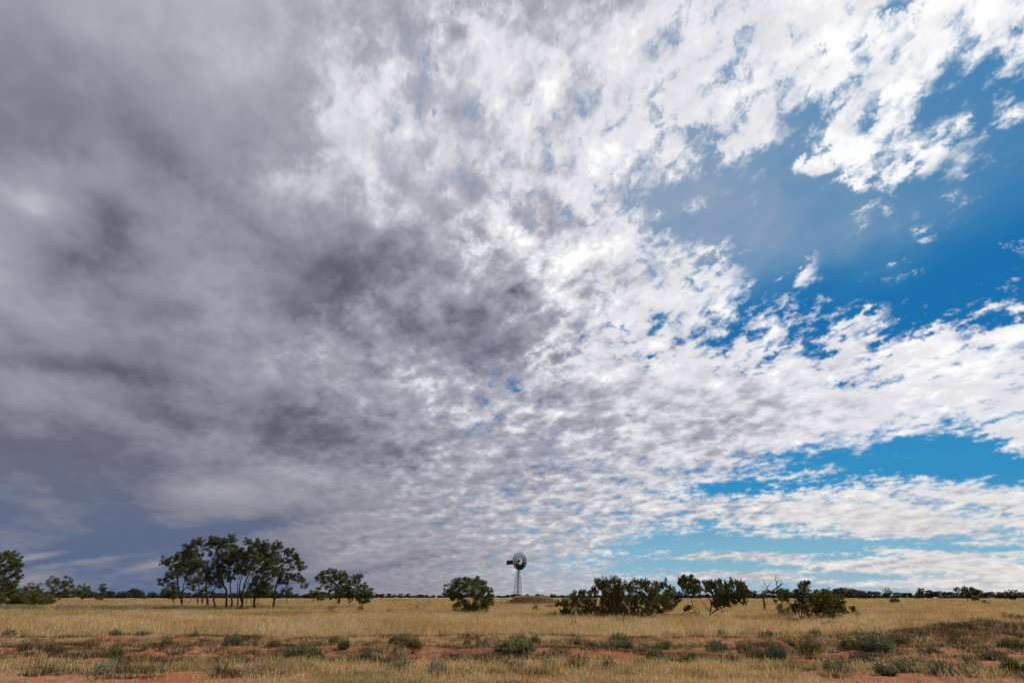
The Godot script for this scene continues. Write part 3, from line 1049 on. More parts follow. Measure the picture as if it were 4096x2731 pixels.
	vane.box(vc, n * 1.75, Vector3(0, 0.57, 0), -cross * 0.008, Color(0.062, 0.046, 0.038))
	var vane_part := part("tail_vane", vane.mesh(iron_mat), root)
	for u in [-1.4, -0.5, 0.4, 1.3]:
		var rib := Shape.new()
		rib.box(vc + n * u + cross * 0.03, n * 0.03, Vector3(0, 0.55, 0), -cross * 0.02, rust)
		part("rib", rib.mesh(iron_mat), vane_part)


func make_dam() -> void:
	# the earth bank of the water store, grassed over, red soil showing where it has slumped
	var away := 154.0
	var centre := at(2129.0, 2410.0, away)
	centre.y = 0.0
	var root := thing("earth_bank", "flat-topped earth bank of a stock dam overgrown with dry grass", "mound", centre)
	var sh := Shape.new()
	var rings := 14
	var sides := 72
	var rough := sky_noise(23, 0.5, 3)
	for j in rings + 1:
		for i in sides:
			var a := TAU * i / sides
			var t := float(j) / rings
			var rx := lerpf(7.6, 0.2, t)
			var rz := lerpf(5.4, 0.15, t)
			var p := Vector3(cos(a) * rx, 0, sin(a) * rz)
			var h := smoothstep(7.4, 3.4, Vector2(p.x, p.z * 1.4).length()) * 1.66
			p.y = h + rough.get_noise_2d(p.x * 1.6, p.z * 1.6) * 0.14 * minf(1.0, h * 2.0) - 0.05
			sh.v.append(p)
			sh.n.append(Vector3(cos(a) * 0.45, 1.0, sin(a) * 0.5).normalized() if t < 0.55 else Vector3.UP)
			var slump := smoothstep(0.02, 0.3, rough.get_noise_2d(p.x * 0.7 + 40.0, p.y * 2.5 + 3.0))
			sh.c.append(Color(0.1, 0.064, 0.034).lerp(Color(0.15, 0.045, 0.024), slump))
	for j in rings:
		for i in sides:
			var p := j * sides + i
			var q := j * sides + (i + 1) % sides
			sh.f.append_array([p, q, p + sides, q, q + sides, p + sides])
	part("bank", sh.mesh(soil_mat), root)
	var spots := []
	for i in 900:
		var a := rng.randf() * TAU
		var t := sqrt(rng.randf())
		var p := Vector3(cos(a) * 7.5 * t, 0, sin(a) * 5.3 * t)
		var h := smoothstep(7.4, 3.4, Vector2(p.x, p.z * 1.4).length()) * 1.66
		if h > 0.5 and h < 1.35 and p.z > 0.0 and rng.randf() < 0.9 and rough.get_noise_2d(p.x * 0.7 + 40.0, h * 2.5 + 3.0) > -0.1:
			continue
		p.y = h - 0.08
		spots.append([p, rng.randf_range(0.5, 0.85), straw() if h > 1.35 or rng.randf() < 0.12 else shade([Color(0.2, 0.14, 0.07), Color(0.3, 0.22, 0.12), Color(0.14, 0.12, 0.06)][i % 3], 0.2)])
	cover("bank_grass", "", "", [tuft(30, 0.3, 0.42, 0.006, 0.7, 1.2), tuft(30, 0.3, 0.42, 0.006, 0.7, 1.2)], spots, root)
	# the rim of the tank that the bank holds
	var where := centre + Vector3(0.1, 1.42, -0.6)
	var tank := thing("stock_tank", "low grey rim of a round stock tank behind the grassy bank crest", "tank", where)
	var rim := Shape.new()
	for i in 48:
		var a := TAU * i / 48.0
		var b := TAU * (i + 1) / 48.0
		var p := Vector3(cos(a) * 3.15, 0.0, sin(a) * 2.4)
		var q := Vector3(cos(b) * 3.15, 0.0, sin(b) * 2.4)
		rim.box((p + q) * 0.5 + Vector3(0, 0.06, 0), (q - p) * 0.5, Vector3(0, 0.3, 0), -Vector3(cos(a), 0, sin(a) * 1.3).normalized() * 0.05, shade(Color(0.2, 0.18, 0.17), 0.1))
	part("tank_wall", rim.mesh(stone_mat), tank)
	var lip := Shape.new()
	for i in 48:
		var a := TAU * i / 48.0
		var b := TAU * (i + 1) / 48.0
		lip.bar(Vector3(cos(a) * 3.17, 0.38, sin(a) * 2.42), Vector3(cos(b) * 3.17, 0.38, sin(b) * 2.42), 0.035, Color(0.16, 0.13, 0.12))
	part("rim", lip.mesh(stone_mat), tank)
	# the stock fence round it
	var start := at(1700.0, 2412.0, 147.0)
	start.y = 0.0
	var fence := thing("wire_fence", "thin dark stock fence of posts and wires in front of the dam bank", "fence", start)
	var posts := []
	for px in [1713.0, 1719.0, 1860.0, 1940.0, 2001.5, 2008.5, 2024.5, 2067.0, 2093.5, 2123.5, 2154.0, 2180.5, 2203.0, 2221.5, 2235.5]:
		var p := at(px, 2412.0, 147.0)
		p.y = 0.0
		posts.append(p - start)
	for p in posts:
		var sh2 := Shape.new()
		sh2.tube([p - Vector3(0, 0.1, 0), p + Vector3(rng.randf_range(-0.04, 0.04), rng.randf_range(1.0, 1.25), 0)], [0.055, 0.045], 6, Color(0.05, 0.037, 0.03))
		part("post", sh2.mesh(bark_mat), fence)
	for h in [0.35, 0.7, 1.0]:
		var wire := Shape.new()
		wire.tube(posts.map(func(p): return p + Vector3(0, h, 0.05)), posts.map(func(_p): return 0.004), 3, Color(0.12, 0.11, 0.1))
		part("wire", wire.mesh(iron_mat), fence)


func make_tall_clump() -> void:
	# the clump of tall acacias; two enlarged crops of it
	var w := [620.0, 2130.0, 0.2041]
	var e := [900.0, 2130.0, 0.2041]
	var g := "tall acacias in one clump"
	plant("acacia_tree", "wide low-branched acacia leaning left at the edge of the tall clump", "tree", g, ACACIA, w, [520, 1470],
		[[26, [520, 1470], [515, 1320], [460, 1180], [435, 1000], [420, 870], [300, 700], [240, 600]], [16, [515, 1320], [540, 1120], [560, 1000], [620, 850]], [12, [530, 1180], [600, 1060], [700, 950]], [9, [440, 1010], [330, 980], [200, 960]]],
		[[200, 540, 70], [300, 560, 80], [150, 960, 70], [250, 920, 70], [340, 800, 80], [400, 720, 90], [470, 600, 100], [560, 680, 110], [360, 1050, 70], [480, 780, 80], [620, 760, 90], [450, 1150, 60], [680, 850, 80], [330, 1120, 60], [640, 980, 50], [700, 1060, 60], [110, 600, 40]])
	plant("acacia_sapling", "thin crooked acacia sapling in front of the wide low-branched acacia", "tree", g, ACACIA, w, [370, 1480],
		[[9, [370, 1480], [365, 1400], [330, 1320], [300, 1250]]], [[230, 1170, 80], [300, 1230, 70], [160, 1210, 50], [340, 1180, 50]])
	plant("acacia_tree", "slim half-bare acacia with pale patches of bark inside the tall clump", "tree", g, ACACIA, w, [840, 1450],
		[[17, [840, 1450], [825, 1300], [800, 1180], [760, 1120], [730, 1050]], [13, [830, 1240], [860, 1080], [830, 930], [810, 830]]], [[780, 980, 70], [850, 880, 80], [760, 1100, 40], [900, 980, 60]])
	plant("acacia_tree", "short twin-stemmed acacia beside the slim half-bare one in the clump", "tree", g, ACACIA, w, [920, 1440],
		[[14, [920, 1440], [910, 1250], [880, 1200]], [11, [930, 1420], [935, 1280], [950, 1150]]], [[920, 1140, 60], [870, 1160, 45], [960, 1100, 50]])
	plant("acacia_tree", "tall acacia whose trunk bends far left over the clump", "tree", g, ACACIA, w, [1025, 1480],
		[[27, [1025, 1480], [1025, 1250], [1000, 1100], [985, 850], [920, 680], [820, 520], [760, 420]], [12, [930, 690], [880, 560], [910, 480], [930, 380], [900, 300], [870, 250]], [10, [985, 900], [1060, 800]]],
		[[830, 170, 80], [740, 230, 70], [890, 200, 80], [640, 300, 90], [560, 340, 80], [740, 340, 90], [520, 420, 80], [640, 450, 90], [760, 450, 90], [900, 420, 50], [600, 560, 100], [740, 580, 110], [820, 650, 100], [440, 490, 60], [880, 760, 90], [700, 700, 100], [960, 600, 60]])
	plant("acacia_tree", "acacia with a bent foot and bare low twigs in the middle of the clump", "tree", g, ACACIA, w, [1205, 1525],
		[[22, [1205, 1525], [1150, 1350], [1130, 1200], [1180, 1050], [1250, 900]], [8, [1150, 1300], [1200, 1250], [1300, 1120], [1350, 1080]], [8, [1140, 1200], [1060, 1000], [1040, 850]]],
		[[1100, 800, 100], [1060, 660, 80], [1180, 680, 90], [1020, 900, 90], [1160, 950, 100], [1260, 1000, 80], [1290, 860, 80]])
	plant("acacia_tree", "tallest acacia of the clump with a winding trunk and spreading top", "tree", g, ACACIA, w, [1385, 1525],
		[[24, [1385, 1525], [1400, 1250], [1390, 1120], [1330, 1000], [1310, 850], [1320, 650], [1290, 500], [1240, 380], [1170, 300]], [13, [1320, 620], [1400, 520], [1470, 430], [1480, 300], [1440, 150]], [9, [1310, 850], [1220, 880], [1150, 910]]],
		[[1080, 170, 80], [1160, 160, 70], [1240, 150, 60], [1060, 290, 70], [1170, 270, 80], [1290, 220, 70], [1400, 120, 80], [1500, 120, 70], [1480, 220, 80], [1380, 260, 80], [1540, 300, 60], [1180, 470, 90], [1260, 420, 70], [1380, 420, 90], [1500, 420, 80], [1420, 540, 80], [1240, 560, 70], [1330, 690, 50]])
	plant("acacia_tree", "acacia with a dark dense tuft hanging low on its curved trunk", "tree", g, ACACIA, e, [75, 1525],
		[[21, [75, 1525], [130, 1400], [110, 1200], [100, 1000], [150, 850], [180, 650]], [9, [100, 980], [60, 900], [20, 760]]], [[60, 880, 70], [100, 900, 60], [150, 480, 90], [60, 560, 90], [30, 700, 80], [130, 600, 80], [170, 760, 70], [220, 380, 60]])
	plant("acacia_tree", "slender acacia standing behind the many-stemmed one in the clump", "tree", g, ACACIA, e, [235, 1500],
		[[18, [235, 1500], [250, 1250], [240, 1000], [280, 880], [330, 800]]], [[220, 560, 90], [300, 640, 90], [210, 700, 80], [300, 450, 80], [280, 780, 60]])
	plant("acacia_tree", "many-stemmed acacia with one bare-necked tuft above the rest", "tree", g, ACACIA, e, [310, 1525],
		[[27, [310, 1525], [340, 1350], [350, 1150], [400, 950], [480, 780], [520, 560]], [14, [330, 1380], [280, 1200], [290, 1000], [350, 800], [440, 560], [450, 350], [440, 220]], [12, [350, 1150], [420, 1000], [520, 820], [600, 650]], [9, [400, 1400], [440, 1250], [470, 1050]]],
		[[440, 150, 65], [470, 240, 60], [380, 380, 80], [280, 420, 70], [420, 480, 90], [560, 300, 90], [640, 200, 70], [540, 440, 100], [640, 350, 100], [460, 620, 100], [560, 600, 100], [380, 720, 90], [600, 230, 60], [470, 1150, 60]])
	plant("acacia_tree", "acacia with the broadest dense crown, right of the many-stemmed one", "tree", g, ACACIA, e, [565, 1540],
		[[26, [565, 1540], [575, 1300], [610, 1150], [680, 980], [760, 800], [850, 640], [900, 480], [980, 350]], [12, [620, 1120], [590, 950], [570, 650]], [8, [620, 1240], [700, 1210], [800, 1190]], [9, [580, 1480], [630, 1350], [640, 1250]]],
		[[720, 270, 90], [800, 220, 80], [870, 240, 80], [1010, 240, 70], [1080, 280, 50], [740, 380, 100], [860, 350, 90], [980, 330, 60], [680, 500, 100], [800, 500, 100], [1000, 430, 70], [940, 520, 80], [860, 620, 100], [720, 640, 100], [980, 620, 80], [880, 760, 90], [760, 800, 100], [620, 1050, 100], [740, 1080, 100], [860, 1040, 100], [800, 1150, 70], [560, 1080, 80], [880, 1130, 60], [600, 860, 90], [800, 930, 80]])
	plant("acacia_tree", "forked acacia standing a little apart, one long limb reaching right", "tree", g, ACACIA, e, [930, 1525],
		[[24, [930, 1525], [960, 1350], [965, 1200], [1010, 1030], [1070, 850], [1110, 700], [1140, 570], [1160, 420], [1160, 340]], [17, [960, 1310], [1060, 1220], [1150, 1130], [1210, 1020], [1240, 900], [1300, 780], [1400, 690]], [8, [1210, 1030], [1320, 940], [1420, 900]], [6, [1220, 1050], [1300, 1000], [1400, 980], [1500, 1020]], [6, [1110, 720], [1180, 680], [1280, 640]], [8, [985, 1080], [960, 900]]],
		[[1170, 350, 60], [1250, 360, 70], [1340, 430, 70], [1220, 430, 50], [1400, 470, 50], [1330, 560, 80], [1400, 620, 80], [1500, 650, 70], [1440, 600, 60], [1180, 560, 50], [1080, 580, 70], [1020, 540, 50], [1280, 680, 60], [1170, 800, 80], [1050, 740, 80], [1000, 820, 80], [1100, 900, 80], [1180, 930, 70], [1380, 850, 60], [1450, 890, 70], [1530, 930, 40], [1560, 1010, 60], [1300, 860, 50], [1480, 700, 50], [960, 700, 70]])
	fallen(e, [[640, 1380], [710, 1450], [760, 1440], [850, 1485]], 9, "bent dead branch lying at the foot of the broad-crowned acacia")
	fallen(e, [[380, 1440], [430, 1500], [500, 1460], [515, 1350], [480, 1280]], 9, "crooked dead branch propped against the many-stemmed acacia")
	fallen(w, [[610, 1450], [660, 1370], [700, 1300]], 7, "dead forked branch leaning beside the wide low-branched acacia")
	fallen([0.0, 0.0, 1.0], [[745, 2562], [762, 2556], [780, 2553], [798, 2555]], 2.2, "thin curved dead stick lying at the edge of the red soil")


func fallen(frame: Array, path: Array, thick: float, label: String) -> void:
	var low := 0.0
	for p in path:
		low = maxf(low, p[1])
	var away := away_at(frame[1] + low * frame[2])
	var foot := at(frame[0] + path[0][0] * frame[2], frame[1] + low * frame[2], away)
	foot.y = 0.0
	var sh := Shape.new()
	var points := []
	var radii := []
	for i in path.size():
		var p := at(frame[0] + path[i][0] * frame[2], frame[1] + path[i][1] * frame[2], away + rng.randf_range(-0.3, 0.3)) - foot
		points.append(p)
		radii.append(thick * frame[2] * away / 2560.0 * lerpf(1.0, 0.4, float(i) / path.size()))
		if i > 0:
			sh.tube([p, p + Vector3(rng.randf_range(-0.5, 0.5), rng.randf_range(0.0, 0.5), rng.randf_range(-0.3, 0.3))], [0.02, 0.008], 4, Color(0.1, 0.08, 0.065))
	sh.tube(points, radii, 6, Color(0.11, 0.085, 0.07))
	var root := thing("fallen_branch", label, "branch", foot)
	part("bough", sh.mesh(bark_mat), root)


func make_other_trees() -> void:
	var l := [0.0, 2200.0, 0.153]
	plant("leafy_tree", "tall leafy tree with upswept branches behind low olive bushes", "tree", "", BROAD, l, [70, 1455],
		[[22, [70, 1455], [65, 1080], [20, 900], [0, 700], [-20, 450]], [14, [65, 1100], [100, 900], [180, 700], [260, 480]], [9, [65, 1090], [-60, 950], [-120, 700]]],
		[[150, 120, 90], [300, 110, 90], [420, 170, 90], [60, 200, 100], [220, 250, 110], [440, 260, 80], [330, 300, 90], [80, 380, 110], [240, 420, 100], [420, 420, 90], [520, 400, 60], [120, 560, 100], [300, 560, 110], [450, 570, 80], [520, 680, 70], [200, 720, 110], [380, 720, 90], [100, 850, 100], [260, 870, 110], [380, 880, 70], [200, 980, 100], [60, 960, 90], [320, 980, 60], [-120, 200, 110], [-150, 450, 120], [-100, 700, 120], [-130, 900, 110]])
	plant("olive_bush", "large olive-green bush at the foot of the tall leafy tree", "shrub", "", OLIVE, l, [350, 1500], [[7, [350, 1500], [300, 1350], [220, 1200]], [7, [360, 1500], [480, 1350], [540, 1200]], [6, [340, 1500], [160, 1400], [90, 1280]]],
		[[100, 1250, 120], [250, 1150, 120], [300, 1300, 130], [500, 1150, 120], [480, 1330, 130], [650, 1250, 120], [650, 1400, 110], [120, 1420, 120], [350, 1430, 110], [0, 1350, 120], [-80, 1250, 110]])
	plant("olive_bush", "olive-green bush with bare lower twigs next to the larger olive bush", "shrub", "", OLIVE, l, [1120, 1495], [[7, [1120, 1495], [1000, 1350], [920, 1250]], [7, [1120, 1495], [1180, 1350], [1250, 1270]]],
		[[900, 1250, 110], [1050, 1200, 110], [1200, 1250, 100], [1300, 1320, 90], [1000, 1370, 110], [1150, 1400, 100], [850, 1400, 90], [780, 1320, 90]])
	plant("round_tree", "round dome-shaped tree rising behind the two olive bushes", "tree", "", BROAD, l, [830, 1330], [[14, [830, 1330], [830, 1180], [780, 1080]], [9, [830, 1190], [900, 1080], [950, 1000]]],
		[[700, 1010, 90], [830, 950, 90], [960, 970, 90], [1040, 1040, 60], [760, 1080, 90], [900, 1070, 100], [1000, 1100, 70], [640, 1040, 50]])
	plant("bushy_tree", "dense bushy tree with several crowns standing in dry grass", "tree", "", BROAD, l, [1520, 1345], [[13, [1520, 1345], [1530, 1200], [1480, 1050], [1400, 880]], [9, [1530, 1240], [1620, 1080], [1740, 850]], [7, [1450, 1330], [1410, 1180], [1350, 1050]]],
		[[1380, 800, 90], [1280, 880, 90], [1450, 830, 80], [1330, 1000, 100], [1500, 980, 110], [1650, 950, 100], [1740, 760, 90], [1800, 820, 70], [1700, 870, 70], [1420, 1120, 90], [1600, 1100, 110], [1730, 1080, 80], [1850, 960, 60], [1520, 1180, 80]])
	var a := [0.0, 2100.0, 0.4025]
	plant("round_tree", "small round-crowned tree with bare twigs spreading at its foot", "tree", "", BROAD, a, [815, 762], [[5, [815, 762], [815, 710], [790, 670]], [4, [815, 720], [850, 670]], [2, [810, 755], [760, 752], [715, 762]], [2, [820, 755], [870, 745], [905, 738]]],
		[[770, 640, 35], [820, 620, 35], [860, 640, 30], [790, 690, 35], [850, 690, 35], [880, 680, 25], [750, 660, 25], [895, 695, 18]])
	plant("lone_tree", "tiny lollipop-shaped tree on a thin stem above a dark shrub", "tree", "", BROAD, a, [1008, 757], [[3, [1008, 757], [1010, 690], [1005, 650]]], [[1010, 610, 26], [1040, 630, 20], [998, 632, 22], [1015, 655, 16]])
	plant("dark_shrub", "small dark shrub under the tiny lollipop-shaped tree", "shrub", "", BROAD, a, [983, 758], [[2, [983, 758], [983, 725]]], [[963, 700, 16], [985, 722, 24], [1002, 732, 18], [970, 735, 18]])
	var b := [600.0, 2100.0, 0.4025]
	plant("open_tree", "small open tree standing on bare ground just past the forked acacia", "tree", "", BROAD, b, [1360, 770], [[5, [1360, 770], [1350, 700], [1345, 650]], [3, [1352, 715], [1380, 670]]], [[1330, 640, 25], [1370, 640, 28], [1390, 680, 22], [1340, 690, 25], [1300, 700, 22]])
	plant("open_tree", "small leaning tree with one tuft stretched out above its crown", "tree", "", BROAD, b, [1606, 774], [[5, [1606, 774], [1640, 700], [1655, 650], [1680, 625]]], [[1672, 622, 22], [1610, 670, 26], [1640, 700, 28], [1590, 700, 20], [1680, 705, 30], [1700, 720, 25]])
	var c := [1200.0, 2100.0, 0.4025]
	plant("spreading_tree", "spreading tree with an open umbrella crown on a short thick trunk", "tree", "", BROAD, c, [380, 802], [[13, [380, 802], [388, 740], [405, 690], [400, 640], [370, 600], [300, 560], [250, 560]], [7, [402, 680], [420, 600], [440, 540]], [4, [370, 798], [365, 740], [350, 700]]],
		[[200, 520, 40], [250, 480, 35], [300, 480, 40], [350, 490, 40], [410, 490, 35], [460, 510, 30], [220, 570, 30], [270, 540, 35], [340, 550, 40], [400, 550, 40], [450, 570, 40], [280, 620, 30], [340, 640, 35], [420, 640, 40], [300, 670, 25], [470, 630, 40], [360, 700, 30], [300, 720, 20], [168, 535, 20]])
	plant("leaning_tree", "tree with a trunk leaning hard over beside the spreading umbrella tree", "tree", "", BROAD, c, [460, 802], [[8, [460, 802], [490, 765], [525, 735], [530, 690], [540, 620], [580, 530]]], [[540, 510, 30], [580, 500, 28], [604, 515, 16], [520, 560, 35], [560, 570, 30], [500, 620, 40], [520, 670, 40], [490, 700, 30], [560, 640, 30]])
	plant("bushy_tree", "compact bushy tree with drooping sides beside the leaning tree", "tree", "", ACACIA, c, [612, 815], [[6, [612, 815], [612, 750], [600, 680]], [5, [625, 800], [640, 740], [660, 680]]], [[600, 620, 35], [640, 600, 30], [650, 660, 40], [700, 660, 30], [580, 680, 35], [620, 700, 40], [680, 710, 35], [600, 740, 30], [650, 740, 35], [715, 680, 18], [570, 735, 22]])
	var d := [1700.0, 2100.0, 0.4025]
	plant("round_bush", "big rounded dark green bush alone in the dry grass left of the wind pump", "shrub", "", OLIVE.merged({"leaf": Color(0.1, 0.115, 0.026), "full": 1.9}, true), d, [485, 916],
		[[5, [485, 916], [400, 800], [320, 700]], [5, [490, 916], [450, 780], [420, 640]], [5, [500, 916], [540, 780], [580, 660]], [4, [510, 916], [600, 820], [640, 740]], [3, [420, 908], [380, 860], [330, 800]], [2, [560, 916], [600, 860], [615, 830]]],
		[[310, 580, 50], [360, 580, 50], [430, 570, 50], [510, 565, 50], [580, 600, 50], [240, 630, 45], [300, 650, 60], [380, 640, 60], [460, 640, 60], [540, 650, 60], [620, 650, 40], [650, 690, 35], [250, 700, 40], [330, 730, 60], [420, 740, 60], [510, 740, 60], [590, 730, 55], [640, 750, 40], [350, 820, 50], [440, 830, 50], [520, 830, 50], [600, 820, 40], [560, 870, 35], [400, 870, 30], [300, 800, 20], [480, 890, 30], [215, 660, 28], [515, 545, 22], [440, 550, 22], [430, 890, 40], [540, 890, 40], [350, 870, 35], [600, 870, 35]])


func make_thickets() -> void:
	var p := [2170.0, 2300.0, 0.1403]
	var q := [2460.0, 2300.0, 0.1403]
	var g := "scrub thicket right of the dam"
	plant("sprawling_shrub", "sprawling shrub of twisted dark branches at the left end of the thicket", "shrub", g, NEEDLE, p, [1150, 1300],
		[[20, [1150, 1300], [980, 1230], [850, 1060], [760, 930], [600, 850], [330, 850]], [18, [1000, 1250], [700, 1300], [520, 1310], [400, 1130], [280, 1110]], [15, [1180, 1280], [1200, 1050], [1120, 850], [1100, 560]], [17, [1180, 1280], [1330, 1150], [1440, 970], [1620, 880]], [12, [1000, 1200], [980, 900], [940, 600]], [12, [1340, 1050], [1330, 750], [1360, 520]], [9, [560, 1130], [550, 1230], [500, 1300]]],
		[[600, 760, 90], [700, 830, 80], [500, 830, 60], [420, 860, 40], [660, 1010, 110], [860, 900, 80], [620, 1080, 70], [880, 750, 80], [940, 600, 80], [900, 540, 50], [1050, 700, 90], [1120, 560, 50], [1100, 500, 35], [1200, 520, 50], [1180, 680, 90], [1320, 720, 90], [1340, 560, 50], [1370, 510, 35], [1130, 980, 100], [1280, 900, 90], [850, 1130, 80], [1220, 1100, 90], [300, 1280, 110], [380, 1240, 90], [180, 1320, 70], [1000, 820, 80], [1430, 780, 80], [1430, 950, 90], [1500, 1120, 80], [1350, 1000, 90]])
	plant("tall_shrub", "tall upright shrub with spiky branch tips in the middle of the thicket", "shrub", g, NEEDLE, p, [1960, 1360],
		[[18, [1960, 1360], [2050, 950], [1980, 700], [1900, 500]], [14, [1950, 1350], [1750, 1100], [1600, 1130], [1480, 1250]], [12, [2050, 950], [2000, 600], [2050, 350]], [12, [1970, 1300], [2200, 1000], [2250, 700]]],
		[[1560, 200, 60], [1640, 260, 70], [1760, 200, 70], [1880, 200, 70], [2000, 200, 70], [2100, 200, 70], [1480, 420, 60], [1540, 520, 60], [1660, 380, 90], [1800, 340, 100], [1950, 360, 100], [2100, 360, 100], [1750, 500, 100], [1900, 520, 110], [2060, 520, 110], [2200, 420, 110], [2200, 240, 80], [1800, 650, 110], [1950, 680, 110], [2100, 700, 110], [1750, 820, 100], [1900, 880, 110], [2100, 900, 110], [1700, 960, 90], [1850, 1060, 110], [2050, 1080, 110], [1700, 1130, 80], [1900, 1220, 90], [2100, 1220, 90], [1560, 1020, 60], [2230, 600, 110], [2260, 800, 120], [2250, 1050, 110], [1600, 1200, 80], [1750, 1260, 90], [2000, 1300, 90], [2200, 1250, 90]])
	plant("broad_shrub", "broad olive shrub with bare tangled branches sweeping low to the right", "shrub", g, NEEDLE.merged({"leaf": Color(0.125, 0.117, 0.04)}, true), q, [780, 1340],
		[[24, [780, 1340], [780, 1100], [960, 900], [1050, 700]], [18, [800, 1200], [950, 1180], [1150, 1060], [1350, 1050], [1750, 1010]], [18, [820, 1240], [1150, 1250], [1400, 1300], [1700, 1350], [1800, 1400]], [14, [720, 1310], [600, 1080], [400, 950]], [11, [1300, 1100], [1580, 1140], [1740, 1150], [1860, 1120], [2000, 1100], [2150, 1090]], [8, [1640, 1150], [1740, 1230], [1790, 1290]], [8, [1480, 1290], [1600, 1210], [1700, 1170]], [8, [1400, 1060], [1600, 980], [1800, 870]], [7, [1350, 1050], [1500, 1130], [1560, 1240]]],
		[[380, 250, 80], [580, 250, 70], [440, 420, 110], [620, 450, 110], [300, 450, 110], [760, 230, 50], [860, 260, 80], [930, 220, 50], [830, 350, 80], [900, 450, 100], [1050, 480, 100], [1140, 290, 70], [1180, 420, 90], [750, 620, 120], [550, 640, 120], [400, 700, 100], [500, 830, 110], [700, 800, 110], [900, 800, 100], [1100, 800, 110], [1300, 800, 110], [1480, 800, 100], [1680, 820, 70], [1400, 950, 100], [1200, 950, 100], [1600, 950, 60], [550, 1000, 90], [350, 1080, 90], [150, 1000, 110], [100, 1150, 100], [950, 640, 120], [1150, 620, 120], [1350, 620, 120], [1550, 650, 110], [250, 1250, 90], [450, 1200, 100], [650, 1150, 90], [900, 1050, 90], [1050, 1150, 80], [1000, 950, 100], [850, 1200, 70]])
	plant("drooping_tree", "small tree with drooping leaves and a pointed tip behind the broad shrub", "tree", g, ACACIA.merged({"long": 0.13, "wide": 0.018, "leaf": Color(0.05, 0.06, 0.02)}, true), q, [1480, 1150],
		[[10, [1480, 1150], [1470, 800], [1450, 450], [1455, 130]], [7, [1470, 750], [1600, 560], [1850, 500]], [6, [1460, 600], [1330, 420]]],
		[[1300, 350, 90], [1380, 240, 70], [1450, 150, 40], [1452, 90, 22], [1460, 250, 50], [1560, 330, 70], [1640, 380, 70], [1450, 430, 100], [1600, 520, 100], [1750, 520, 80], [1850, 500, 60], [1900, 560, 50], [1740, 640, 100], [1850, 680, 80], [1500, 560, 90]])
	var r := [2690.0, 2290.0, 0.136]
	plant("sparse_tree", "sparse leaning tree with two thin trunks and upright leafy tips", "tree", "", NEEDLE.merged({"leaf": Color(0.12, 0.11, 0.038), "full": 1.7}, true), r, [900, 1440],
		[[20, [900, 1440], [780, 1280], [640, 1080], [590, 900], [540, 720], [480, 560], [430, 450]], [13, [820, 1260], [760, 1100], [620, 960], [520, 790]], [10, [700, 1200], [530, 1200], [500, 1350], [380, 1430], [300, 1500]], [8, [650, 1160], [450, 1180], [280, 1250], [150, 1220], [0, 1290]], [7, [560, 760], [600, 660], [660, 560]], [6, [480, 560], [560, 380], [600, 130]], [6, [450, 500], [330, 350], [310, 150]]],
		[[300, 220, 70], [230, 260, 50], [380, 270, 80], [330, 150, 36], [440, 230, 50], [570, 120, 30], [530, 220, 50], [220, 340, 40], [310, 360, 70], [430, 370, 70], [540, 330, 70], [640, 280, 60], [710, 260, 40], [780, 285, 22], [520, 440, 70], [330, 480, 60], [420, 540, 50], [620, 400, 50], [600, 540, 50], [640, 600, 50], [660, 500, 45], [470, 1040, 60], [410, 1120, 35]])
	plant("spreading_tree", "wide-crowned low tree with dead drooping lower branches beside the sparse leaning tree", "tree", "", NEEDLE.merged({"leaf": Color(0.105, 0.098, 0.036), "full": 1.8}, true), r, [1110, 1430],
		[[34, [1110, 1430], [1110, 1180], [1150, 900], [1080, 750], [1010, 620], [1000, 500]], [15, [1090, 1150], [980, 980], [870, 850], [760, 650], [700, 560]], [20, [1150, 1200], [1350, 1080], [1500, 1020], [1700, 990], [1800, 1050]], [14, [1170, 900], [1280, 700], [1330, 580]], [14, [1160, 1420], [1290, 1230], [1440, 1300], [1530, 1430]], [10, [1460, 1080], [1440, 1250], [1500, 1350]], [8, [1480, 1100], [1500, 1200], [1570, 1350], [1640, 1420]], [7, [1690, 1000], [1730, 1160]], [8, [1700, 990], [2000, 950], [2120, 1040], [2210, 1080]], [6, [1500, 1110], [1620, 1120], [1690, 1200]], [10, [1500, 1000], [1750, 800], [2000, 650]]],
		[[720, 470, 60], [790, 540, 60], [850, 450, 60], [960, 330, 60], [980, 480, 80], [1060, 400, 70], [1110, 330, 50], [1040, 540, 60], [1150, 450, 60], [1240, 330, 60], [1320, 330, 60], [1400, 290, 40], [1260, 450, 80], [1380, 440, 90], [1200, 580, 70], [1350, 580, 100], [1500, 450, 90], [1500, 600, 110], [1350, 720, 100], [1650, 500, 100], [1600, 380, 70], [1700, 330, 80], [1820, 320, 80], [1930, 340, 70], [2020, 380, 70], [2090, 450, 70], [2150, 540, 70], [2240, 590, 45], [2000, 520, 80], [1880, 460, 70], [1750, 600, 100], [1900, 640, 90], [2050, 630, 80], [1650, 720, 110], [1800, 780, 100], [1950, 760, 90], [2060, 720, 70], [1500, 760, 110], [1350, 860, 100], [1500, 900, 90], [1650, 880, 90], [1250, 950, 80], [1350, 1000, 80], [1880, 900, 50], [2100, 880, 60]])
	var k := [2650.0, 2200.0, 0.3386]
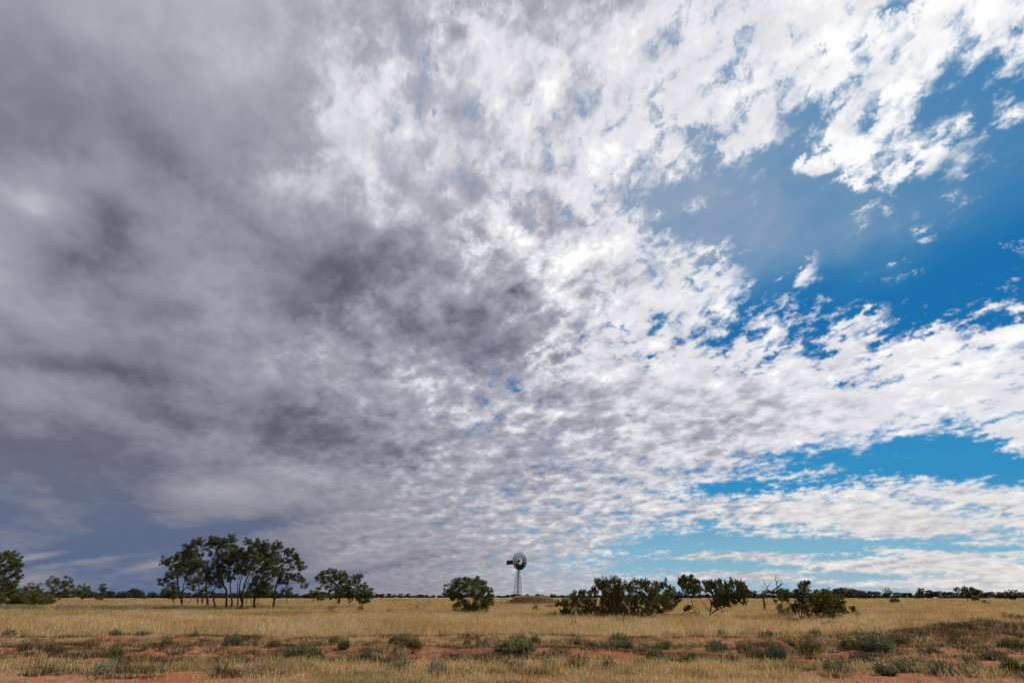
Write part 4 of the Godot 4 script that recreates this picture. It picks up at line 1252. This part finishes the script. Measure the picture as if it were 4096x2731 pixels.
	plant("dead_tree", "dead leafless tree with a crooked trunk and pale bare twigs", "tree", "", NEEDLE.merged({"bark": Color(0.075, 0.055, 0.05), "thick": 1.5}, true), k, [1205, 738],
		[[12, [1205, 738], [1210, 650], [1195, 570], [1205, 530], [1240, 498], [1310, 485]], [7, [1300, 487], [1360, 440], [1400, 410], [1435, 385]], [4, [1360, 442], [1350, 390], [1340, 340], [1325, 298]], [3, [1350, 390], [1375, 350], [1385, 310]], [4, [1250, 494], [1245, 450], [1215, 400], [1208, 355]], [3, [1245, 470], [1200, 440], [1165, 425]], [3, [1240, 440], [1265, 410], [1285, 385]], [3, [1230, 480], [1180, 470], [1140, 480]], [3, [1390, 415], [1400, 380], [1410, 345]], [2.5, [1340, 340], [1355, 310], [1360, 290]], [3, [1330, 470], [1390, 430], [1425, 400]], [2.5, [1215, 400], [1190, 370], [1175, 345]]], [])
	plant("tree_stump", "short dead stump leaning beside the dead leafless tree", "stump", "", NEEDLE, k, [1172, 728], [[8, [1172, 728], [1165, 700], [1152, 678]]], [])
	var t := [3080.0, 2310.0, 0.1488]
	plant("umbrella_shrub", "dark umbrella-shaped shrub on thin bare stems", "shrub", "", BROAD.merged({"full": 1.8}, true), t, [370, 800],
		[[7, [370, 800], [350, 680], [320, 590]], [6, [430, 760], [420, 640], [410, 560]], [6, [250, 800], [210, 680], [150, 630]], [5, [380, 780], [440, 650], [490, 620]]],
		[[250, 400, 70], [330, 380, 80], [430, 400, 80], [480, 440, 60], [300, 480, 80], [400, 500, 90], [330, 570, 70], [450, 540, 70], [200, 420, 40], [140, 620, 40], [190, 650, 35], [510, 640, 40]])
	plant("twiggy_shrub", "tall twiggy half-bare shrub with dark forked stems beside the olive bush", "shrub", "", NEEDLE.merged({"full": 1.4, "leaf": Color(0.105, 0.1, 0.046)}, true), t, [850, 1195],
		[[18, [850, 1195], [780, 950], [700, 750], [640, 620]], [18, [860, 1150], [870, 800], [930, 520], [940, 300], [920, 150]], [10, [930, 500], [840, 250], [760, 120]], [14, [900, 1150], [980, 850], [1100, 700]], [8, [940, 450], [1040, 250], [1060, 150]], [6, [700, 720], [600, 430], [540, 300], [450, 170]], [5, [590, 420], [500, 360], [420, 190]], [5, [860, 600], [760, 420], [690, 280]], [5, [960, 440], [1090, 280], [1180, 180]]],
		[[830, 230, 40], [920, 200, 50], [1030, 200, 50], [1060, 150, 25], [980, 320, 60], [900, 330, 60], [850, 420, 60], [960, 420, 60], [760, 430, 50], [800, 620, 80], [900, 650, 80], [700, 900, 70], [600, 850, 70], [850, 800, 80], [1000, 750, 90], [1080, 620, 80], [1000, 950, 90], [740, 760, 60]])
	plant("pale_shrub", "low pale green shrub in front of the umbrella-shaped shrub", "shrub", "", PALE, t, [450, 1150], [[5, [450, 1150], [350, 900], [260, 830]], [5, [460, 1150], [500, 980]]],
		[[250, 830, 80], [350, 800, 80], [450, 850, 80], [250, 920, 60], [400, 950, 80], [520, 950, 80], [300, 1020, 50], [150, 1020, 40], [550, 1050, 70], [450, 1050, 70]])
	plant("olive_bush", "dense yellow-green bush, the largest right of the dead tree", "shrub", "", OLIVE.merged({"leaf": Color(0.135, 0.135, 0.034), "long": 0.11, "wide": 0.02}, true), t, [1660, 1160],
		[[8, [1660, 1160], [1600, 1000], [1450, 800]], [8, [1670, 1160], [1750, 950], [1850, 750]], [7, [1640, 1160], [1350, 950], [1200, 650]], [6, [1680, 1160], [1660, 800], [1580, 450]]],
		[[1180, 380, 50], [1240, 350, 40], [1300, 420, 70], [1100, 520, 80], [1200, 520, 90], [1320, 540, 90], [1380, 400, 70], [1460, 480, 90], [1580, 480, 90], [1500, 370, 60], [1560, 350, 60], [1640, 420, 60], [1500, 620, 110], [1650, 600, 110], [1780, 620, 100], [1880, 650, 90], [1960, 700, 80], [1350, 680, 110], [1200, 680, 100], [1250, 820, 110], [1400, 820, 120], [1560, 780, 120], [1720, 780, 120], [1880, 800, 100], [1980, 860, 80], [2060, 930, 60], [1900, 930, 90], [1750, 930, 110], [1600, 930, 110], [1450, 960, 100], [1300, 950, 100], [1150, 900, 90], [1650, 1050, 90], [1800, 1040, 80], [1900, 480, 60], [1980, 560, 50]])
	plant("young_tree", "small young tree with a thick leaning stem beside the yellow-green bush", "tree", "", OLIVE.merged({"long": 0.1, "wide": 0.02}, true), t, [2140, 1130], [[12, [2140, 1130], [2190, 980], [2205, 880]]], [[2190, 830, 50], [2250, 870, 50], [2240, 800, 40], [2290, 880, 35]])


func make_far_trees() -> void:
	var t := [3080.0, 2310.0, 0.1488]
	var u := [3500.0, 2200.0, 0.3386]
	var far := ACACIA.merged({"long": 0.5, "wide": 0.1, "full": 1.7, "leaf": Color(0.045, 0.047, 0.026)}, true)
	plant("dome_tree", "dark dome-crowned tree rising just past the yellow-green bush", "tree", "", far, t, [1900, 590], [[8, [1900, 590], [1900, 500], [1850, 440]]], [[1780, 430, 60], [1880, 400, 60], [1980, 420, 60], [2050, 450, 40], [1850, 470, 60], [1950, 470, 50]])
	plant("lone_tree", "thin airy lone tree standing above the far tree line", "tree", "", far.merged({"full": 0.8}, true), u, [160, 588], [[5, [160, 588], [158, 540], [145, 490]], [3, [158, 545], [180, 490]]], [[120, 480, 18], [150, 465, 20], [185, 480, 18], [200, 495, 10], [140, 505, 16], [110, 515, 10]])
	plant("round_bush", "small round dark bush alone in pale grass near the airy lone tree", "shrub", "", OLIVE.merged({"long": 0.25, "wide": 0.06}, true), u, [230, 638], [[3, [230, 638], [228, 600]]], [[195, 595, 22], [225, 585, 26], [255, 595, 26], [225, 612, 22], [205, 612, 18], [250, 615, 18], [275, 610, 12]])
	plant("flat_crown_tree", "flat-crowned dark tree, the highest of the far right tree line", "tree", "", far.merged({"long": 0.35, "wide": 0.07}, true), u, [1095, 620], [[6, [1095, 620], [1100, 570], [1060, 500], [1000, 470]], [4, [1100, 575], [1140, 500]]], [[970, 460, 26], [1020, 465, 28], [1070, 460, 30], [1120, 460, 30], [1160, 480, 22], [1060, 500, 32], [1120, 510, 32], [1090, 545, 26], [1010, 500, 22]])
	plant("round_bush", "dull green round bush just right of the flat-crowned dark tree", "shrub", "", OLIVE.merged({"long": 0.25, "wide": 0.06}, true), u, [1190, 612], [[3, [1190, 612], [1190, 580]]], [[1170, 560, 25], [1200, 570, 28], [1220, 580, 20], [1190, 590, 22], [1160, 580, 18]])
	plant("pale_shrub", "pale grey-green sprawling shrub standing in front of the far tree line", "shrub", "", PALE.merged({"long": 0.22, "wide": 0.05}, true), u, [1320, 648], [[2, [1320, 648], [1300, 615]]], [[1300, 610, 20], [1330, 625, 20], [1355, 630, 14], [1285, 618, 12], [1315, 632, 16]])
	plant("bushy_tree", "windswept bushy tree at the right end of the far tree line", "tree", "", far.merged({"long": 0.4, "wide": 0.08}, true), u, [1630, 600], [[4, [1630, 600], [1610, 540], [1570, 500]], [3, [1625, 560], [1670, 510]]], [[1560, 500, 20], [1620, 485, 22], [1660, 510, 26], [1600, 530, 32], [1650, 550, 32], [1570, 560, 28], [1690, 540, 18], [1630, 575, 25]])
	# the tree line on the horizon: a few kinds of low dark scrub tree, each planted many times
	var kinds := []
	for k in 7:
		var wood := Shape.new()
		var leaves := Shape.new()
		wood.tube([Vector3(0, -0.2, 0), Vector3(0.1, 1.0, 0), Vector3(0, 2.4, 0.1)], [0.16, 0.12, 0.06], 5, Color(0.04, 0.03, 0.025))
		var lobes := 7 + k % 3 * 2
		for i in lobes:
			var a := TAU * i / lobes + rng.randf() * 0.5
			var r := rng.randf_range(0.5, 2.1) * (0.9 if k % 2 else 1.25)
			var c := Vector3(cos(a) * r, rng.randf_range(1.3, 4.2) * (1.0 - 0.1 * r), sin(a) * r)
			wood.tube([Vector3(0, 1.0, 0), c], [0.06, 0.02], 3, Color(0.04, 0.03, 0.025))
			var tone := shade(Color(0.042, 0.044, 0.026), 0.25)
			for s in 130:
				var p := c + ball() * Vector3(1.15, 0.8, 1.15)
				var along := ball().normalized() * 0.5
				leaves.leaf(p, along, along.cross(ball()).normalized() * 0.14, shade(tone, 0.3))
		kinds.append([wood.mesh(bark_mat), leaves.mesh(leaf_mat)])
	var px := -60.0
	while px < 4160.0:
		var mid := smoothstep(1300.0, 1700.0, px) * smoothstep(2900.0, 2400.0, px)
		var away := lerpf(430.0, 760.0, mid) * rng.randf_range(0.85, 1.2)
		var size := rng.randf_range(0.8, 1.35) * lerpf(1.0, 0.92, mid)
		if rng.randf() < 0.12:
			size *= 1.3
		var foot := at(px, 2392.0, away)
		foot.y = 0.0
		var root := thing("scrub_tree", "low dark scrub tree in the long tree line on the horizon", "tree", foot, "scrub trees on the horizon")
		root.rotation.y = rng.randf() * TAU
		root.scale = Vector3(size * rng.randf_range(1.0, 1.5), size, size * rng.randf_range(1.0, 1.5))
		var two: Array = kinds[rng.randi() % kinds.size()]
		part("trunk", two[0], root)
		part("crown", two[1], root)
		px += rng.randf_range(12.0, 40.0)
	var low := Shape.new()
	for i in 260:
		var p := Vector3(rng.randf_range(-4, 4), 0, rng.randf_range(-2.5, 2.5))
		p.y = rng.randf() * 2.6 * (1.0 - 0.12 * absf(p.x))
		var along := ball().normalized() * 0.8
		low.leaf(p, along, along.cross(ball()).normalized() * 0.25, shade(Color(0.7, 0.75, 0.4), 0.3))
	var spots := []
	for i in 700:
		var a := rng.randf_range(-0.86, 0.86)
		var mid := smoothstep(-0.3, -0.1, a) * smoothstep(0.3, 0.1, a)
		var d := lerpf(620.0, 900.0, mid) * rng.randf_range(0.9, 1.5)
		spots.append([Vector3(tan(a) * d, 0, -d), rng.randf_range(0.7, 1.35), shade(Color(0.042, 0.042, 0.036), 0.2)])
	cover("distant_scrub", "continuous dark band of scrub along the horizon", "scrub", [low.mesh(leaf_mat)], spots)


func make_low_shrubs() -> void:
	var salt := "grey saltbushes on the red soil strip"
	var olives := "low olive shrubs on the red soil strip"
	var browns := "withered brown shrubs on the red soil strip"
	# the ones that stand out
	shrub("silver", 1602, 2694, 132, 84, "silver_saltbush", "large pale silver saltbush with upright shoots at the grassy verge", "")
	shrub("silver", 1763, 2706, 112, 78, "silver_saltbush", "smaller sparse silver saltbush right beside the large pale one", "")
	shrub("silver", 390, 2698, 112, 62, "silver_saltbush", "silver saltbush alone among white stones on bare soil", "")
	shrub("blue", 3110, 2648, 98, 74, "blue_saltbush", "dense blue-green saltbush in front of the dark earth heap", "")
	shrub("grey", 3506, 2614, 150, 92, "grey_saltbush", "biggest grey-green saltbush with long upright shoots", "")
	shrub("silver", 3327, 2694, 122, 78, "silver_saltbush", "bushy silver-green saltbush on the verge below the biggest grey-green one", "")
	shrub("blue", 918, 2592, 92, 56, "blue_saltbush", "blue-green saltbush dome at the edge of tall grass below the tall acacias", "")
	shrub("green", 2728, 2668, 116, 48, "green_shrub", "bright green leafy shrub below the wide-crowned low tree", "")
	shrub("green", 4065, 2692, 80, 66, "green_shrub", "bright green leafy shrub at the right end of the verge", "")
	shrub("green", 2288, 2522, 46, 46, "green_shrub", "fresh green plant at the foot of the twisted sprawling shrub", "")
	shrub("olive", 2062, 2618, 200, 56, "olive_mat", "wide low olive mat of shrub on red soil below the dam", "")
	shrub("rust", 3065, 2479, 58, 28, "dead_brush", "rust-brown heap of dead brush under the dead leafless tree", "")
	shrub("rust", 2904, 2548, 66, 32, "dead_brush", "purple-brown dead brush at the edge of the red bank", "")
	shrub("blue", 2506, 2507, 90, 46, "blue_saltbush", "blue-grey saltbush in the shade of the thicket", "")
	shrub("silver", 2560, 2510, 74, 34, "silver_saltbush", "pale silver saltbush just right of the blue-grey one at the thicket", "")
	shrub("olive", 4075, 2486, 90, 34, "olive_shrub", "olive shrub growing behind the red mound", "")
	shrub("green", 3760, 2545, 86, 46, "grass_clump", "dark green tussock on the slope left of the red mound", "")
	shrub("olive", 2145, 2452, 38, 36, "upright_shrub", "small upright shrub in dry grass in front of the dam fence", "")
	shrub("olive", 2201, 2440, 40, 26, "round_shrub", "small round dark shrub in dry grass near the twisted sprawling shrub", "")
	shrub("olive", 1439, 2456, 34, 36, "upright_shrub", "small dark upright shrub below the compact bushy tree", "")
	shrub("olive", 1671, 2445, 24, 24, "upright_shrub", "tiny dark shrub alone in pale grass left of the big rounded bush", "")
	shrub("grey", 3027, 2447, 22, 16, "grey_shrub", "small grey-green shrub left of the dead tree's stump", "")
	bare_twigs(1321, 2463, 54, 24, 14, "fan of bare upright twigs in dry grass below the spreading umbrella tree")
	bare_twigs(1554, 2464, 36, 24, 12, "low fan of bare grey twigs in open dry grass")
	# look-alikes that only their place tells apart
	for d in [[668, 2588, 64, 36], [450, 2558, 60, 26], [2078, 2566, 70, 30], [2199, 2676, 66, 44], [2478, 2568, 74, 42], [2500, 2600, 64, 40], [2455, 2605, 110, 36], [2651, 2600, 90, 36], [2867, 2606, 116, 42], [2972, 2545, 50, 24], [3270, 2550, 60, 34], [3660, 2690, 150, 60], [3560, 2700, 110, 50], [3760, 2700, 120, 56], [1095, 2602, 70, 34], [1160, 2570, 46, 20], [760, 2560, 46, 20], [560, 2558, 50, 18], [3427, 2480, 56, 36], [3320, 2505, 60, 26], [3180, 2495, 60, 30], [240, 2557, 60, 18], [330, 2556, 60, 18], [2790, 2700, 70, 26], [3900, 2655, 90, 40], [120, 2560, 70, 22], [2100, 2566, 40, 26]]:
		shrub("grey" if d[2] % 4 else "blue", d[0], d[1], d[2], d[3], "saltbush", "small grey-green saltbush on the strip of red soil and thin grass", salt)
	for d in [[20, 2558, 54, 36], [64, 2518, 46, 24], [463, 2628, 90, 42], [1325, 2588, 54, 44], [1361, 2604, 60, 40], [1236, 2644, 160, 62], [1458, 2644, 62, 44], [1594, 2588, 96, 44], [1647, 2604, 66, 44], [1877, 2588, 40, 36], [1930, 2594, 76, 36], [2147, 2590, 52, 52], [2975, 2610, 62, 44], [3070, 2555, 60, 34], [3033, 2646, 90, 52], [3232, 2616, 130, 66], [3415, 2600, 70, 46], [3615, 2588, 90, 48], [1180, 2640, 90, 46], [1540, 2660, 60, 30], [2610, 2640, 90, 40], [3950, 2560, 110, 40], [4040, 2600, 120, 44], [1010, 2588, 60, 30], [2360, 2600, 56, 30], [3160, 2600, 70, 40]]:
		shrub("olive", d[0], d[1], d[2], d[3], "olive_shrub", "low olive-green shrub on the strip of red soil and thin grass", olives)
	for d in [[190, 2618, 110, 52], [1917, 2674, 110, 52], [2296, 2676, 130, 60], [2323, 2580, 80, 36], [2907, 2668, 120, 56], [2760, 2640, 90, 40], [3150, 2690, 100, 34], [3450, 2650, 130, 50], [100, 2606, 90, 34], [300, 2640, 110, 34], [620, 2650, 100, 26], [860, 2650, 110, 26], [1800, 2640, 90, 34], [2040, 2680, 120, 40], [2180, 2640, 80, 30], [2420, 2680, 110, 44], [2560, 2670, 90, 36], [3730, 2620, 130, 40], [3850, 2590, 130, 40], [4000, 2640, 120, 40], [1400, 2660, 80, 26], [700, 2620, 80, 22], [930, 2625, 90, 20], [500, 2680, 100, 26], [2250, 2620, 60, 22]]:
		shrub("brown", d[0], d[1], d[2], d[3], "withered_shrub", "low withered brown shrub on the strip of red soil", browns)


func make_stones() -> void:
	# white stones lie mostly on the bare soil at the left
	var meshes := []
	for k in 4:
		var sh := Shape.new()
		rock(sh, Vector3(0, 0.2, 0), 0.5, 6, Color(0.62, 0.57, 0.52))
		meshes.append(sh.mesh(stone_mat))
	var spots := [[1030, 2634, 9], [1290, 2664, 12], [1400, 2686, 7], [730, 2674, 12], [322, 2692, 10], [10, 2628, 9], [36, 2602, 5], [235, 2602, 6], [600, 2645, 8], [2130, 2674, 9], [2112, 2694, 5], [1535, 2624, 5], [1565, 2626, 5], [1470, 2622, 6], [2250, 2618, 4]]
	for i in 44:
		spots.append([rng.randf_range(-10, 1000) if i % 4 else rng.randf_range(900, 1500), rng.randf_range(2596, 2705), rng.randf_range(3.0, 7.5)])
	for s in spots:
		var foot := ground_at(s[0], s[1])
		foot.y = ground_height(foot.x, foot.z) - 0.01
		var root := thing("white_stone", "small whitish stone lying on the bare red soil", "stone", foot, "white stones on the bare soil")
		var o := part("stone", meshes[rng.randi() % 4], root)
		o.scale = Vector3.ONE * s[2] * 1.35 * -foot.z / 2560.0
		o.rotation.y = rng.randf() * TAU
	# the heap of dug earth behind the blue-green saltbush
	var heap := Shape.new()
	var rough := sky_noise(31, 1.5, 4)
	for j in 9:
		for i in 28:
			var a := TAU * i / 28.0
			var t := 1.0 - j / 8.0
			var p := Vector3(cos(a) * t * 0.85, 0.3 * pow(1.0 - t * t, 0.8), sin(a) * t * 0.6)
			p += Vector3(1, 1, 1) * rough.get_noise_2d(p.x * 2.0 + 3.0, p.z * 2.0) * 0.07 * (0.3 + 0.7 * (1.0 - t)) - Vector3(0, 0.03, 0)
			heap.v.append(p)
			heap.n.append(Vector3(cos(a) * t, 0.8, sin(a) * t).normalized())
			heap.c.append(shade(Color(0.2, 0.068, 0.036), 0.15))
	for j in 8:
		for i in 28:
			var p := j * 28 + i
			var q := j * 28 + (i + 1) % 28
			heap.f.append_array([p, q, p + 28, q, q + 28, p + 28])
	var where := ground_at(3094.0, 2598.0)
	where.y = ground_height(where.x, where.z)
	var root := thing("earth_heap", "dark red heap of dug earth behind the dense blue-green saltbush", "heap", where)
	part("earth", heap.mesh(soil_mat), root)
	var clods := Shape.new()
	for i in 26:
		rock(clods, Vector3(rng.randf_range(-1.1, 1.1), 0.02, rng.randf_range(-0.3, 0.9)), rng.randf_range(0.025, 0.07), 6, shade(Color(0.15, 0.05, 0.03), 0.2))
	var c := part("clods", clods.mesh(soil_mat), root)
	c.set_meta("kind", "stuff")


func make_materials() -> void:
	leaf_mat = painted(0.55, "leaf")
	leaf_mat.backlight_enabled = true
	leaf_mat.backlight = Color(0.6, 0.66, 0.3)
	bark_mat = painted(0.9, "bark")
	grass_mat = painted(0.75, "dry_grass")
	grass_mat.backlight_enabled = true
	grass_mat.backlight = Color(0.8, 0.72, 0.5)
	iron_mat = painted(0.65, "weathered_steel")
	iron_mat.metallic = 0.0
	iron_mat.metallic_specular = 0.2
	stone_mat = painted(0.85, "stone")
	soil_mat = painted(0.95, "soil")
	# grain and clods of the soil, at two sizes
	var n := NoiseTexture2D.new()
	n.width = 512
	n.height = 512
	n.seamless = true
	var f := FastNoiseLite.new()
	f.seed = 9
	f.frequency = 0.018
	f.fractal_octaves = 5
	f.fractal_gain = 0.62
	n.noise = f
	var ramp := Gradient.new()
	ramp.offsets = PackedFloat32Array([0.0, 0.4, 0.6, 1.0])
	ramp.colors = PackedColorArray([Color(0.66, 0.62, 0.6), Color(0.84, 0.83, 0.82), Color(0.95, 0.95, 0.95), Color(1, 1, 1)])
	n.color_ramp = ramp
	soil_mat.albedo_texture = n
	soil_mat.uv1_triplanar = true
	soil_mat.uv1_world_triplanar = true
	soil_mat.uv1_scale = Vector3(0.43, 0.43, 0.43)
	var h := NoiseTexture2D.new()
	h.width = 512
	h.height = 512
	h.seamless = true
	var f2 := FastNoiseLite.new()
	f2.seed = 19
	f2.frequency = 0.03
	f2.fractal_octaves = 5
	h.noise = f2
	h.as_normal_map = true
	h.bump_strength = 6.0
	soil_mat.normal_enabled = true
	soil_mat.normal_texture = h


func _ready() -> void:
	seed(1)
	var camera := Camera3D.new()
	camera.name = "camera"
	camera.position = EYE
	camera.rotation.x = TILT
	camera.fov = rad_to_deg(2.0 * atan(1365.5 / FOCAL))
	camera.near = 0.1
	camera.far = 9000.0
	add_child(camera)
	camera.current = true
	var env := Environment.new()
	env.background_mode = Environment.BG_SKY
	env.sky = make_sky()
	env.tonemap_mode = Environment.TONE_MAPPER_LINEAR
	env.tonemap_exposure = 1.0
	env.sdfgi_enabled = true
	env.ssao_enabled = true
	env.ssil_enabled = true
	var around := WorldEnvironment.new()
	around.name = "environment"
	around.environment = env
	add_child(around)
	var sun := DirectionalLight3D.new()
	sun.name = "sun"
	sun.light_energy = 1.25
	sun.light_angular_distance = 0.6
	sun.light_color = Color(1.0, 0.95, 0.87)
	sun.shadow_enabled = true
	add_child(sun)
	# high on the right and in front, just past the upper right corner of the picture
	var towards := Vector3(sin(deg_to_rad(60.0)) * cos(deg_to_rad(43.0)), sin(deg_to_rad(43.0)), -cos(deg_to_rad(60.0)) * cos(deg_to_rad(43.0)))
	sun.look_at_from_position(towards * 50.0, Vector3.ZERO)
	rng.seed = 77
	make_materials()
	make_ground()
	make_wind_pump()
	make_dam()
	make_tall_clump()
	make_other_trees()
	make_thickets()
	make_far_trees()
	make_low_shrubs()
	make_stones()
	make_grass()
